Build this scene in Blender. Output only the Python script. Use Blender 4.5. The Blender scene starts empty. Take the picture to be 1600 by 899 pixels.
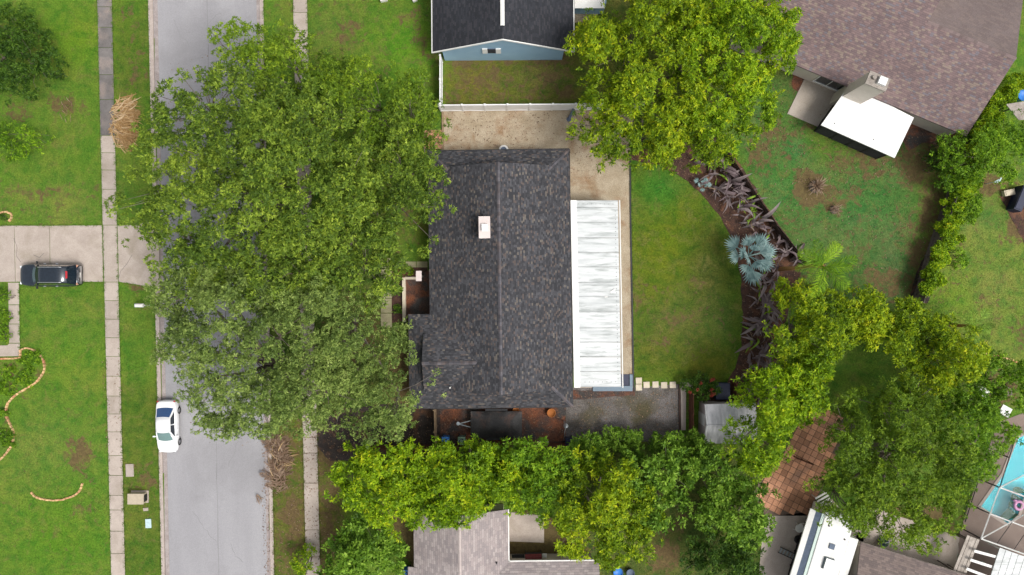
import bpy, math, random
import numpy as np
from mathutils import Vector

# ------------------------------------------------------------------ camera, sky, sun, exposure
sc = bpy.context.scene
col = sc.collection
H = 60.0            # drone height above the lawn
S = 18.0            # photograph pixels per metre at ground level
CAM_F = H * S       # focal length in photograph pixels
cam_d = bpy.data.cameras.new('camera')
cam_d.sensor_width = 36.0
cam_d.lens = 36.0 * CAM_F / 1600.0
cam_d.clip_end = 2000
cam = bpy.data.objects.new('camera', cam_d)
cam.location = (0, 0, H)
cam.rotation_euler = (0, 0, 0)
col.objects.link(cam)
sc.camera = cam

SUN_EL, SUN_AZ = math.radians(58), math.radians(118)
world = bpy.data.worlds.new('World')
sc.world = world
world.use_nodes = True
wn = world.node_tree
bg = wn.nodes['Background']
sky = wn.nodes.new('ShaderNodeTexSky')
sky.sky_type = 'NISHITA'
sky.sun_disc = False
sky.sun_elevation = SUN_EL
sky.sun_rotation = SUN_AZ
sky.dust_density = 4.0
hs = wn.nodes.new('ShaderNodeHueSaturation')      # thin cloud: the sky is nearly grey
hs.inputs['Saturation'].default_value = 0.22
wn.links.new(sky.outputs[0], hs.inputs['Color'])
wn.links.new(hs.outputs[0], bg.inputs[0])
bg.inputs[1].default_value = 0.118

sd = bpy.data.lights.new('sun', 'SUN')
sd.energy = 1.6
sd.angle = math.radians(20)
sd.color = (1.0, 0.95, 0.88)
sun = bpy.data.objects.new('sun', sd)
sv = Vector((math.cos(SUN_EL) * math.sin(SUN_AZ), math.cos(SUN_EL) * math.cos(SUN_AZ), math.sin(SUN_EL)))
sun.rotation_euler = sv.to_track_quat('Z', 'Y').to_euler()
sun.location = (30, -30, 50)
col.objects.link(sun)

vs = sc.view_settings
vs.view_transform = 'Standard'
vs.look = 'None'
vs.gamma = 1.0
vs.exposure = 0.60
vs.use_curve_mapping = False

rnd = random.Random(7)
RNG = np.random.default_rng(11)

# ------------------------------------------------------------------ helpers
def W(px, py, z=0.0):
    """point of the place that the photograph shows at (px, py), standing at height z"""
    k = (H - z) / CAM_F
    return ((px - 800.0) * k, (449.5 - py) * k, z)

def frame(cx, cy, rot=0.0, z0=0.0):
    c, s = math.cos(rot), math.sin(rot)
    return lambda p: (cx + p[0] * c - p[1] * s, cy + p[0] * s + p[1] * c, z0 + p[2])

def tag(o, label=None, cat=None, group=None, kind=None):
    if label: o['label'] = label
    if cat: o['category'] = cat
    if group: o['group'] = group
    if kind: o['kind'] = kind
    return o

def thing(name, label, cat, loc=(0, 0, 0), group=None):
    o = bpy.data.objects.new(name, None)
    o.empty_display_size = 0.2
    o.location = loc
    col.objects.link(o)
    return tag(o, label, cat, group)

def wloc(o):
    v = Vector((0, 0, 0))
    while o is not None:
        v += Vector(o.location)
        o = o.parent
    return v

def inst(name, me, parent, loc, rot=(0, 0, 0), scale=(1, 1, 1)):
    o = bpy.data.objects.new(name, me)
    col.objects.link(o)
    if parent is not None:
        o.parent = parent
        loc = Vector(loc) - wloc(parent)
    o.location = loc
    o.rotation_euler = rot
    o.scale = scale if not isinstance(scale, (int, float)) else (scale,) * 3
    return o

class MB:
    def __init__(self, T=None):
        self.v, self.f, self.uv, self.T = [], [], {}, T or (lambda p: tuple(p))
    def pt(self, p):
        self.v.append(self.T(p)); return len(self.v) - 1
    def face(self, pts, uv=None):
        ids = [self.pt(p) for p in pts]
        if uv: self.uv[len(self.f)] = uv
        self.f.append(ids); return self
    def box(self, c, s, rz=0.0, taper=1.0):
        hx, hy, hz = s[0] / 2, s[1] / 2, s[2] / 2
        cr, sr = math.cos(rz), math.sin(rz)
        b = len(self.v)
        for z, t in ((-hz, 1.0), (hz, taper)):
            for x, y in ((-hx, -hy), (hx, -hy), (hx, hy), (-hx, hy)):
                x *= t; y *= t
                self.pt((c[0] + x * cr - y * sr, c[1] + x * sr + y * cr, c[2] + z))
        for q in ((3, 2, 1, 0), (4, 5, 6, 7), (0, 1, 5, 4), (1, 2, 6, 5), (2, 3, 7, 6), (3, 0, 4, 7)):
            self.f.append([b + i for i in q])
        return self
    def prism(self, poly, z0, z1):
        n = len(poly); b = len(self.v)
        a = sum(poly[i][0] * poly[(i + 1) % n][1] - poly[(i + 1) % n][0] * poly[i][1] for i in range(n))
        if a < 0: poly = poly[::-1]
        for z in (z0, z1):
            for p in poly: self.pt((p[0], p[1], z))
        self.f.append([b + i for i in range(n)][::-1])
        self.f.append([b + n + i for i in range(n)])
        for i in range(n):
            j = (i + 1) % n
            self.f.append([b + i, b + j, b + n + j, b + n + i])
        return self
    def slab(self, pts, th=0.12):
        """roof plane: a 3D polygon with thickness; uv in metres along eave / up slope"""
        P = [Vector(self.T(p)) for p in pts]
        n = len(P)
        nr = Vector((0, 0, 0))
        for i in range(n):
            nr += P[i].cross(P[(i + 1) % n])
        nr.normalize()
        if nr.z < 0:
            P.reverse(); nr = -nr
        u = Vector((0, 0, 1)).cross(nr)
        u = u.normalized() if u.length > 1e-4 else Vector((1, 0, 0))
        vv = nr.cross(u)
        b = len(self.v)
        for p in P: self.v.append(tuple(p))
        for p in P: self.v.append((p.x, p.y, p.z - th))
        self.uv[len(self.f)] = [(p.dot(u), p.dot(vv)) for p in P]
        self.f.append([b + i for i in range(n)])
        self.f.append([b + n + i for i in range(n)][::-1])
        for i in range(n):
            j = (i + 1) % n
            self.f.append([b + j, b + i, b + n + i, b + n + j])
        return self
    def tube(self, path, rad, k=6, cap=True):
        if isinstance(rad, (int, float)): rad = [rad] * len(path)
        P = [Vector(self.T(p)) for p in path]
        rings = []
        for i, p in enumerate(P):
            d = (P[min(i + 1, len(P) - 1)] - P[max(i - 1, 0)])
            d = d.normalized() if d.length > 1e-6 else Vector((0, 0, 1))
            r = d.cross(Vector((0, 0, 1)))
            if r.length < 1e-3: r = Vector((1, 0, 0))
            r.normalize(); q = d.cross(r)
            b = len(self.v)
            for j in range(k):
                a = 2 * math.pi * j / k
                self.v.append(tuple(p + (r * math.cos(a) + q * math.sin(a)) * rad[i]))
            rings.append(b)
        for i in range(len(rings) - 1):
            for j in range(k):
                jj = (j + 1) % k
                self.f.append([rings[i] + j, rings[i + 1] + j, rings[i + 1] + jj, rings[i] + jj])
        if cap:
            self.f.append([rings[0] + j for j in range(k)])
            self.f.append([rings[-1] + j for j in range(k)][::-1])
        return self
    def lathe(self, c, prof, k=16):
        rings = []
        for r, z in prof:
            b = len(self.v)
            for j in range(k):
                a = 2 * math.pi * j / k
                self.pt((c[0] + r * math.cos(a), c[1] + r * math.sin(a), c[2] + z))
            rings.append(b)
        for i in range(len(rings) - 1):
            for j in range(k):
                jj = (j + 1) % k
                self.f.append([rings[i] + j, rings[i] + jj, rings[i + 1] + jj, rings[i + 1] + j])
        self.f.append([rings[0] + j for j in range(k)][::-1])
        self.f.append([rings[-1] + j for j in range(k)])
        return self
    def loft(self, rows, close=False):
        """rows: list of lists of points of equal length"""
        b = len(self.v); n = len(rows[0])
        for r in rows:
            for p in r: self.pt(p)
        for i in range(len(rows) - 1):
            for j in range(n - 1):
                self.f.append([b + i * n + j, b + i * n + j + 1, b + (i + 1) * n + j + 1, b + (i + 1) * n + j])
        return self
    def mesh(self, name, mat, off=(0, 0, 0), smooth=False):
        me = bpy.data.meshes.new(name)
        me.from_pydata([(x - off[0], y - off[1], z - off[2]) for x, y, z in self.v], [], self.f)
        if self.uv:
            ul = me.uv_layers.new(name='uv')
            for fi, uvs in self.uv.items():
                for li, t in zip(me.polygons[fi].loop_indices, uvs):
                    ul.data[li].uv = t
        me.materials.append(M[mat] if isinstance(mat, str) else mat)
        if smooth:
            me.polygons.foreach_set('use_smooth', [True] * len(me.polygons))
        return me
    def build(self, name, mat, parent=None, smooth=False, kind=None):
        off = wloc(parent) if parent is not None else Vector((0, 0, 0))
        o = bpy.data.objects.new(name, self.mesh(name, mat, off, smooth))
        col.objects.link(o)
        if parent is not None: o.parent = parent
        if kind: o['kind'] = kind
        return o

def bevel(o, w=0.02, seg=2):
    m = o.modifiers.new('bevel', 'BEVEL')
    m.width = w; m.segments = seg; m.limit_method = 'ANGLE'
    return o

def quads_object(name, verts, cols, mat, parent=None, kind=None, tri=False):
    """verts (n,4,3) or (n,3,3) numpy; cols (n,3): one colour for each face"""
    n, k = verts.shape[0], verts.shape[1]
    off = np.array(wloc(parent)) if parent is not None else np.zeros(3)
    me = bpy.data.meshes.new(name)
    me.vertices.add(n * k)
    me.vertices.foreach_set('co', (verts - off).reshape(-1).astype(np.float32))
    me.loops.add(n * k)
    me.loops.foreach_set('vertex_index', np.arange(n * k, dtype=np.int32))
    me.polygons.add(n)
    me.polygons.foreach_set('loop_start', np.arange(0, n * k, k, dtype=np.int32))
    me.update(calc_edges=True)
    at = me.color_attributes.new('tint', 'FLOAT_COLOR', 'POINT')
    c4 = np.ones((n, k, 4), np.float32)
    c4[:, :, :3] = cols[:, None, :]
    at.data.foreach_set('color', c4.reshape(-1))
    me.materials.append(M[mat])
    o = bpy.data.objects.new(name, me)
    col.objects.link(o)
    if parent is not None: o.parent = parent
    if kind: o['kind'] = kind
    return o

# ------------------------------------------------------------------ materials
M = {}
def new_mat(name):
    m = bpy.data.materials.new(name)
    m.use_nodes = True
    M[name] = m
    return m, m.node_tree, m.node_tree.nodes['Principled BSDF']

def nd(nt, typ, **kw):
    n = nt.nodes.new(typ)
    for k, v in kw.items():
        if k.startswith('i_'):
            key = k[2:]
            n.inputs[int(key) if key.isdigit() else key].default_value = v
        else:
            setattr(n, k, v)
    return n

def math_n(nt, op, a, b=None, clamp=False):
    n = nt.nodes.new('ShaderNodeMath'); n.operation = op; n.use_clamp = clamp
    for i, x in enumerate((a, b)):
        if x is None: continue
        if isinstance(x, (int, float)): n.inputs[i].default_value = x
        else: nt.links.new(x, n.inputs[i])
    return n.outputs[0]

def mixc(nt, fac, a, b, blend='MIX'):
    n = nt.nodes.new('ShaderNodeMix'); n.data_type = 'RGBA'; n.blend_type = blend
    for sock, x in ((n.inputs[0], fac), (n.inputs[6], a), (n.inputs[7], b)):
        if isinstance(x, (int, float)): sock.default_value = x
        elif isinstance(x, tuple): sock.default_value = (x[0], x[1], x[2], 1)
        else: nt.links.new(x, sock)
    return n.outputs[2]

def noise(nt, vec, scale, detail=4, rough=0.55, dist=0.0):
    n = nd(nt, 'ShaderNodeTexNoise')
    n.inputs['Scale'].default_value = scale
    n.inputs['Detail'].default_value = detail
    n.inputs['Roughness'].default_value = rough
    n.inputs['Distortion'].default_value = dist
    if vec is not None: nt.links.new(vec, n.inputs['Vector'])
    return n.outputs[0]

def ramp(nt, fac, stops, interp='LINEAR'):
    n = nd(nt, 'ShaderNodeValToRGB')
    n.color_ramp.interpolation = interp
    e = n.color_ramp.elements
    while len(e) < len(stops): e.new(0.5)
    for el, (p, c) in zip(e, stops):
        el.position = p
        el.color = (c, c, c, 1) if isinstance(c, (int, float)) else (c[0], c[1], c[2], 1)
    nt.links.new(fac, n.inputs[0])
    return n.outputs[0]

def position(nt):
    return nd(nt, 'ShaderNodeNewGeometry').outputs['Position']

def set_bump(nt, bs, h, strength, dist=0.05):
    b = nd(nt, 'ShaderNodeBump')
    b.inputs['Strength'].default_value = strength
    b.inputs['Distance'].default_value = dist
    nt.links.new(h, b.inputs['Height'])
    nt.links.new(b.outputs[0], bs.inputs['Normal'])

def mk(name, c1, c2=None, scale=1.0, rough=0.85, bump=0.3, fine=25.0, contrast=0.35, metal=0.0, spec=0.3,
       c3=None, s3=0.3, lo=0.35, hi=0.65, obj_rand=0.0, stretch=None, coat=0.0, f3=(0.5, 0.65), streak=False):
    m, nt, bs = new_mat(name)
    c2 = c2 or tuple(x * 0.8 for x in c1)
    pos = position(nt)
    if stretch:
        mp = nd(nt, 'ShaderNodeMapping'); mp.inputs['Scale'].default_value = stretch
        nt.links.new(pos, mp.inputs['Vector']); spos = mp.outputs[0]
    else:
        spos = pos
    f = ramp(nt, noise(nt, spos, scale, 6, 0.6, 0.3), [(lo, 0.0), (hi, 1.0)])
    c = mixc(nt, f, c1, c2)
    if c3:
        f3n = ramp(nt, noise(nt, spos if streak else pos, s3, 5, 0.6, 0.4), [(f3[0], 0.0), (f3[1], 1.0)])
        c = mixc(nt, f3n, c, c3)
    fn = noise(nt, pos, fine, 3, 0.7)
    v = ramp(nt, fn, [(0.25, 1.0 - contrast), (0.75, 1.0 + contrast)])
    c = mixc(nt, 1.0, c, v, 'MULTIPLY')
    if obj_rand:
        r = nd(nt, 'ShaderNodeObjectInfo').outputs['Random']
        rv = math_n(nt, 'ADD', math_n(nt, 'MULTIPLY', r, obj_rand * 2), 1.0 - obj_rand)
        c = mixc(nt, 1.0, c, rv, 'MULTIPLY')
    nt.links.new(c, bs.inputs['Base Color'])
    bs.inputs['Roughness'].default_value = rough
    bs.inputs['Metallic'].default_value = metal
    bs.inputs['Specular IOR Level'].default_value = spec
    if coat: bs.inputs['Coat Weight'].default_value = coat
    if bump: set_bump(nt, bs, fn, bump)
    return m

def mk_shingle(name, stops, rh=0.16, cw=0.32, rough=0.9, stain=(0.85, 1.1)):
    m, nt, bs = new_mat(name)
    uv = nd(nt, 'ShaderNodeUVMap'); uv.uv_map = 'uv'
    sp = nd(nt, 'ShaderNodeSeparateXYZ'); nt.links.new(uv.outputs[0], sp.inputs[0])
    rowf = math_n(nt, 'DIVIDE', sp.outputs[1], rh)
    row = math_n(nt, 'FLOOR', rowf)
    wr = nd(nt, 'ShaderNodeTexWhiteNoise'); wr.noise_dimensions = '1D'; nt.links.new(row, wr.inputs['W'])
    colf = math_n(nt, 'ADD', math_n(nt, 'DIVIDE', sp.outputs[0], cw), math_n(nt, 'MULTIPLY', wr.outputs[0], 7.0))
    cidx = math_n(nt, 'FLOOR', colf)
    cb = nd(nt, 'ShaderNodeCombineXYZ'); nt.links.new(cidx, cb.inputs[0]); nt.links.new(row, cb.inputs[1])
    wn2 = nd(nt, 'ShaderNodeTexWhiteNoise'); wn2.noise_dimensions = '2D'; nt.links.new(cb.outputs[0], wn2.inputs['Vector'])
    c = ramp(nt, wn2.outputs[0], stops, 'CONSTANT')
    pos = position(nt)
    gr = ramp(nt, noise(nt, pos, 30, 2, 0.6), [(0.3, 0.75), (0.7, 1.25)])
    c = mixc(nt, 1.0, c, gr, 'MULTIPLY')
    st = ramp(nt, noise(nt, pos, 0.35, 5, 0.6, 0.5), [(0.3, stain[0]), (0.7, stain[1])])
    c = mixc(nt, 1.0, c, st, 'MULTIPLY')
    fr = math_n(nt, 'FRACT', rowf)
    fc = math_n(nt, 'FRACT', colf)
    gap = math_n(nt, 'MINIMUM', ramp(nt, fr, [(0.0, 0.55), (0.16, 1.0)]), ramp(nt, fc, [(0.0, 0.75), (0.08, 1.0)]))
    c = mixc(nt, 1.0, c, gap, 'MULTIPLY')
    nt.links.new(c, bs.inputs['Base Color'])
    bs.inputs['Roughness'].default_value = rough
    bs.inputs['Specular IOR Level'].default_value = 0.25
    hgt = math_n(nt, 'ADD', math_n(nt, 'MULTIPLY', math_n(nt, 'SUBTRACT', 1.0, fr), 0.7), math_n(nt, 'MULTIPLY', wn2.outputs[0], 0.4))
    set_bump(nt, bs, hgt, 0.5, 0.02)
    return m

def mk_leaf(name, trans=0.3, rough=0.55, gain=1.0):
    m, nt, bs = new_mat(name)
    a = nd(nt, 'ShaderNodeAttribute'); a.attribute_name = 'tint'
    c = a.outputs['Color']
    if gain != 1.0: c = mixc(nt, 1.0, c, (gain, gain, gain), 'MULTIPLY')
    nt.links.new(c, bs.inputs['Base Color'])
    bs.inputs['Roughness'].default_value = rough
    bs.inputs['Specular IOR Level'].default_value = 0.25
    tr = nd(nt, 'ShaderNodeBsdfTranslucent')
    nt.links.new(c, tr.inputs[0])
    mx = nd(nt, 'ShaderNodeMixShader'); mx.inputs[0].default_value = trans
    nt.links.new(bs.outputs[0], mx.inputs[1]); nt.links.new(tr.outputs[0], mx.inputs[2])
    nt.links.new(mx.outputs[0], nt.nodes['Material Output'].inputs[0])
    return m

def mk_flat(name, c, rough=0.5, metal=0.0, coat=0.0, spec=0.4, alpha=None, trans=0.0, var=0.08):
    m, nt, bs = new_mat(name)
    v = ramp(nt, noise(nt, position(nt), 6.0, 4), [(0.3, 1 - var), (0.7, 1 + var)])
    nt.links.new(mixc(nt, 1.0, c, v, 'MULTIPLY'), bs.inputs['Base Color'])
    bs.inputs['Roughness'].default_value = rough
    bs.inputs['Metallic'].default_value = metal
    bs.inputs['Coat Weight'].default_value = coat
    bs.inputs['Specular IOR Level'].default_value = spec
    if alpha is not None: bs.inputs['Alpha'].default_value = alpha
    if trans: bs.inputs['Transmission Weight'].default_value = trans
    return m

mk_leaf('leaf', 0.36)
mk_leaf('grass_blade', 0.2, 0.8)
mk('bark', (0.13, 0.10, 0.08), (0.22, 0.19, 0.16), 2.5, bump=0.8, fine=18, stretch=(1, 1, 0.2))
mk('pale_bark', (0.30, 0.27, 0.23), (0.2, 0.17, 0.14), 2.5, bump=0.6, fine=18)
mk('palm_bark', (0.46, 0.23, 0.075), (0.34, 0.19, 0.08), 4, bump=0.6, fine=18, stretch=(1, 1, 5))
mk('asphalt', (0.285, 0.28, 0.295), (0.325, 0.32, 0.335), 0.25, rough=0.92, bump=0.35, fine=22, contrast=0.2, c3=(0.235, 0.23, 0.24), s3=0.16, f3=(0.48, 0.75), stretch=(1.6, 0.25, 1))
mk('asphalt_seam', (0.20, 0.197, 0.205), (0.24, 0.235, 0.245), 1.0, rough=0.92, bump=0.2, contrast=0.2)
mk('concrete', (0.43, 0.37, 0.325), (0.36, 0.305, 0.265), 0.8, rough=0.9, bump=0.25, fine=14, contrast=0.16, obj_rand=0.08, c3=(0.30, 0.255, 0.205), s3=0.45, f3=(0.52, 0.72))
mk('pale_concrete', (0.42, 0.37, 0.32), (0.36, 0.31, 0.26), 0.8, rough=0.9, bump=0.25, fine=14, contrast=0.16)
mk('dark_concrete', (0.19, 0.175, 0.17), (0.13, 0.12, 0.115), 0.8, rough=0.9, bump=0.25, fine=14, contrast=0.2, obj_rand=0.12, c3=(0.24, 0.2, 0.18), s3=0.6)
mk('kerb_concrete', (0.44, 0.38, 0.34), (0.36, 0.30, 0.27), 1.5, rough=0.9, bump=0.3, fine=14, contrast=0.2)
mk('gutter_concrete', (0.36, 0.32, 0.31), (0.26, 0.22, 0.21), 1.5, rough=0.9, bump=0.3, fine=14, contrast=0.25)
mk('mossy_concrete', (0.30, 0.29, 0.17), (0.24, 0.21, 0.13), 1.2, rough=0.9, bump=0.3, fine=14, contrast=0.2, obj_rand=0.08)
mk('mulch', (0.085, 0.042, 0.029), (0.045, 0.027, 0.022), 2.2, bump=1.0, fine=16, contrast=0.75, c3=(0.19, 0.085, 0.045), s3=0.7, f3=(0.52, 0.7))
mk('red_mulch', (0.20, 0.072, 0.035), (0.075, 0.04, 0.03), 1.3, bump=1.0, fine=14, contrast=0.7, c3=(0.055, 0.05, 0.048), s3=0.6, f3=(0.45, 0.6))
mk('tan_gravel', (0.43, 0.36, 0.265), (0.33, 0.265, 0.18), 0.8, bump=0.9, fine=16, contrast=0.42, c3=(0.27, 0.165, 0.09), s3=0.5, f3=(0.52, 0.70))
mk('grey_gravel', (0.165, 0.15, 0.145), (0.085, 0.075, 0.065), 0.55, bump=0.9, fine=13, contrast=0.75, c3=(0.075, 0.065, 0.035), s3=0.35, f3=(0.5, 0.66))
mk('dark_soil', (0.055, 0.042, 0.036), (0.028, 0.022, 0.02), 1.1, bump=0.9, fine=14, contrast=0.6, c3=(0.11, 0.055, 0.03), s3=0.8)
mk_shingle('charcoal_shingle', [(0, (0.036, 0.037, 0.042)), (0.25, (0.048, 0.048, 0.054)), (0.5, (0.060, 0.060, 0.067)), (0.70, (0.075, 0.075, 0.083)), (0.84, (0.096, 0.078, 0.073)), (0.95, (0.130, 0.115, 0.102))], 0.135, 0.21)
mk_shingle('black_shingle', [(0, (0.026, 0.028, 0.034)), (0.4, (0.032, 0.034, 0.042)), (0.75, (0.042, 0.042, 0.05))], 0.15, 0.32)
mk_shingle('brown_shingle', [(0, (0.150, 0.11, 0.112)), (0.3, (0.175, 0.125, 0.125)), (0.55, (0.205, 0.145, 0.14)), (0.75, (0.225, 0.175, 0.15)), (0.9, (0.16, 0.14, 0.155))], 0.15, 0.26)
mk_shingle('plain_brown_shingle', [(0, (0.16, 0.125, 0.12)), (0.4, (0.17, 0.135, 0.13)), (0.75, (0.185, 0.145, 0.135))], 0.17, 0.40)
mk_shingle('pink_shingle', [(0, (0.27, 0.235, 0.235)), (0.4, (0.315, 0.27, 0.265)), (0.75, (0.36, 0.315, 0.305))], 0.19, 0.36)
mk_shingle('grey_brown_shingle', [(0, (0.15, 0.12, 0.115)), (0.4, (0.185, 0.145, 0.135)), (0.75, (0.21, 0.165, 0.15))], 0.17, 0.36)
mk('white_vinyl', (0.80, 0.80, 0.80), (0.72, 0.72, 0.71), 0.8, rough=0.5, bump=0.05, contrast=0.05)
mk('white_paint', (0.78, 0.78, 0.76), (0.70, 0.69, 0.66), 0.8, rough=0.6, bump=0.1, contrast=0.06)
mk('pure_white_roof', (0.80, 0.80, 0.79), (0.74, 0.74, 0.73), 0.6, rough=0.45, bump=0.03, contrast=0.04)
mk('weathered_white', (0.62, 0.64, 0.64), (0.45, 0.475, 0.48), 0.9, rough=0.45, bump=0.05, contrast=0.07, stretch=(0.35, 2.6, 1), obj_rand=0.05, c3=(0.31, 0.335, 0.33), s3=1.3, f3=(0.5, 0.68), streak=True)
mk('stucco', (0.66, 0.60, 0.53), (0.58, 0.52, 0.45), 0.8, bump=0.3, contrast=0.1)
mk('pale_stucco', (0.66, 0.58, 0.55), (0.60, 0.52, 0.50), 0.8, bump=0.25, contrast=0.08)
mk('shed_roof', (0.60, 0.59, 0.61), (0.36, 0.36, 0.38), 1.2, bump=0.2, contrast=0.15, stretch=(2.5, 0.5, 1))
mk('shed_wall', (0.52, 0.46, 0.44), (0.42, 0.37, 0.35), 1.2, bump=0.2, contrast=0.12)
mk('red_wood', (0.135, 0.05, 0.028), (0.085, 0.036, 0.022), 2.0, bump=0.5, fine=14, contrast=0.35, obj_rand=0.15)
mk('grey_wood', (0.16, 0.135, 0.12), (0.085, 0.07, 0.06), 1.5, bump=0.5, fine=14, contrast=0.35, obj_rand=0.15)
mk('dark_wood', (0.07, 0.042, 0.034), (0.045, 0.03, 0.026), 2.0, bump=0.5, fine=14, contrast=0.35, obj_rand=0.15)
mk('pale_wood', (0.33, 0.24, 0.15), (0.24, 0.17, 0.10), 2.0, bump=0.4, fine=14, contrast=0.25, obj_rand=0.15)
mk('weathered_plank', (0.40, 0.36, 0.32), (0.27, 0.235, 0.205), 2.0, bump=0.4, fine=14, contrast=0.25, obj_rand=0.15)
mk('edging_brick', (0.62, 0.43, 0.22), (0.56, 0.34, 0.17), 2.5, bump=0.3, contrast=0.15, obj_rand=0.22, c3=(0.52, 0.24, 0.13), s3=1.2)
mk('terracotta_paver', (0.56, 0.275, 0.155), (0.48, 0.245, 0.15), 0.6, bump=0.3, fine=12, contrast=0.22, obj_rand=0.3, c3=(0.30, 0.17, 0.115), s3=0.3)
mk('paver_joint', (0.14, 0.10, 0.075), None, 1.0, bump=0.6, contrast=0.4)
mk('cream_stone', (0.62, 0.55, 0.43), (0.52, 0.45, 0.35), 2.0, bump=0.3, contrast=0.15, obj_rand=0.06)
mk('deck_brown', (0.24, 0.185, 0.155), (0.20, 0.15, 0.125), 0.7, bump=0.2, contrast=0.15)
mk('pool_shell', (0.10, 0.55, 0.60), (0.08, 0.47, 0.54), 0.6, bump=0.1, contrast=0.12)
mk_flat('black_paint', (0.012, 0.02, 0.032), 0.22, 0.2, 1.0, var=0.2)
mk_flat('white_car_paint', (0.82, 0.83, 0.84), 0.3, 0.0, 1.0, var=0.02)
mk_flat('car_glass', (0.012, 0.02, 0.03), 0.05, 0.0, 1.0, 0.6)
mk_flat('windshield_glass', (0.12, 0.21, 0.20), 0.06, 0.0, 1.0, 0.6)
mk_flat('rear_glass', (0.015, 0.06, 0.17), 0.06, 0.0, 1.0, 0.6)
mk_flat('rubber', (0.02, 0.02, 0.02), 0.8)
mk_flat('black_plastic', (0.02, 0.021, 0.024), 0.6, var=0.2)
mk_flat('chrome', (0.62, 0.63, 0.66), 0.3, 0.8)
mk_flat('alloy', (0.42, 0.42, 0.45), 0.4, 0.7)
mk_flat('red_lamp', (0.45, 0.02, 0.03), 0.2, 0, 0.8)
mk_flat('amber_lamp', (0.62, 0.33, 0.22), 0.2, 0, 0.8)
mk_flat('clear_lamp', (0.72, 0.75, 0.78), 0.12, 0, 0.8)
mk_flat('dark_metal', (0.022, 0.022, 0.024), 0.55, 0.2, var=0.2)
mk_flat('screen_dark', (0.030, 0.030, 0.033), 0.9, var=0.3)
mk_flat('galvanised', (0.42, 0.47, 0.50), 0.4, 0.5, var=0.2)
mk_flat('blue_plastic', (0.035, 0.19, 0.58), 0.45, var=0.15)
mk_flat('green_plastic', (0.17, 0.27, 0.19), 0.5, var=0.15)
mk_flat('navy_plastic', (0.012, 0.018, 0.05), 0.5, var=0.2)
mk_flat('slate_fabric', (0.095, 0.125, 0.18), 0.7, var=0.15)
mk_flat('pale_green_trim', (0.42, 0.52, 0.47), 0.5)
mk('rv_white', (0.74, 0.74, 0.72), (0.66, 0.66, 0.64), 0.7, rough=0.5, bump=0.05, contrast=0.06, c3=(0.50, 0.50, 0.47), s3=0.5, f3=(0.55, 0.72))
mk_flat('smoked_plastic', (0.055, 0.09, 0.11), 0.25, 0, 0.5, var=0.25)
mk_flat('terracotta_pot', (0.40, 0.14, 0.035), 0.8, var=0.15)
mk_flat('utility_beige', (0.42, 0.36, 0.27), 0.6, var=0.1)
mk_flat('cover_blue', (0.45, 0.58, 0.60), 0.6, var=0.1)
mk_flat('pink_vinyl', (0.55, 0.25, 0.44), 0.35, var=0.1)
mk_flat('deep_red', (0.20, 0.035, 0.04), 0.6, var=0.2)
mk_flat('blue_grey_paint', (0.16, 0.22, 0.28), 0.6, var=0.1)
mk('tarp_black', (0.014, 0.014, 0.015), (0.032, 0.03, 0.03), 1.2, rough=0.45, bump=0.5, fine=9, contrast=0.4, c3=(0.10, 0.045, 0.028), s3=0.6, f3=(0.54, 0.72))

# blue lap siding: boards 0.2 m high
def mk_siding():
    m, nt, bs = new_mat('blue_siding')
    pos = position(nt)
    sp = nd(nt, 'ShaderNodeSeparateXYZ'); nt.links.new(pos, sp.inputs[0])
    fr = math_n(nt, 'FRACT', math_n(nt, 'DIVIDE', sp.outputs[2], 0.2))
    c = mixc(nt, ramp(nt, noise(nt, pos, 1.0, 4), [(0.3, 0.0), (0.7, 1.0)]), (0.27, 0.43, 0.58), (0.31, 0.48, 0.62))
    c = mixc(nt, 1.0, c, ramp(nt, fr, [(0.0, 0.75), (0.12, 1.0)]), 'MULTIPLY')
    nt.links.new(c, bs.inputs['Base Color'])
    bs.inputs['Roughness'].default_value = 0.6
    set_bump(nt, bs, fr, 0.4, 0.02)
mk_siding()

# screen mesh of the pool cage: mostly holes
m, nt, bs = new_mat('pool_screen')
bs.inputs['Base Color'].default_value = (0.06, 0.06, 0.065, 1)
bs.inputs['Roughness'].default_value = 0.9
bs.inputs['Alpha'].default_value = 0.18

# pool water: clear, slightly rippled
m, nt, bs = new_mat('pool_water')
bs.inputs['Base Color'].default_value = (0.55, 0.92, 0.97, 1)
bs.inputs['Roughness'].default_value = 0.04
bs.inputs['Transmission Weight'].default_value = 0.92
bs.inputs['IOR'].default_value = 1.1
set_bump(nt, bs, noise(nt, position(nt), 2.0, 3), 0.25, 0.05)

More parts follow.
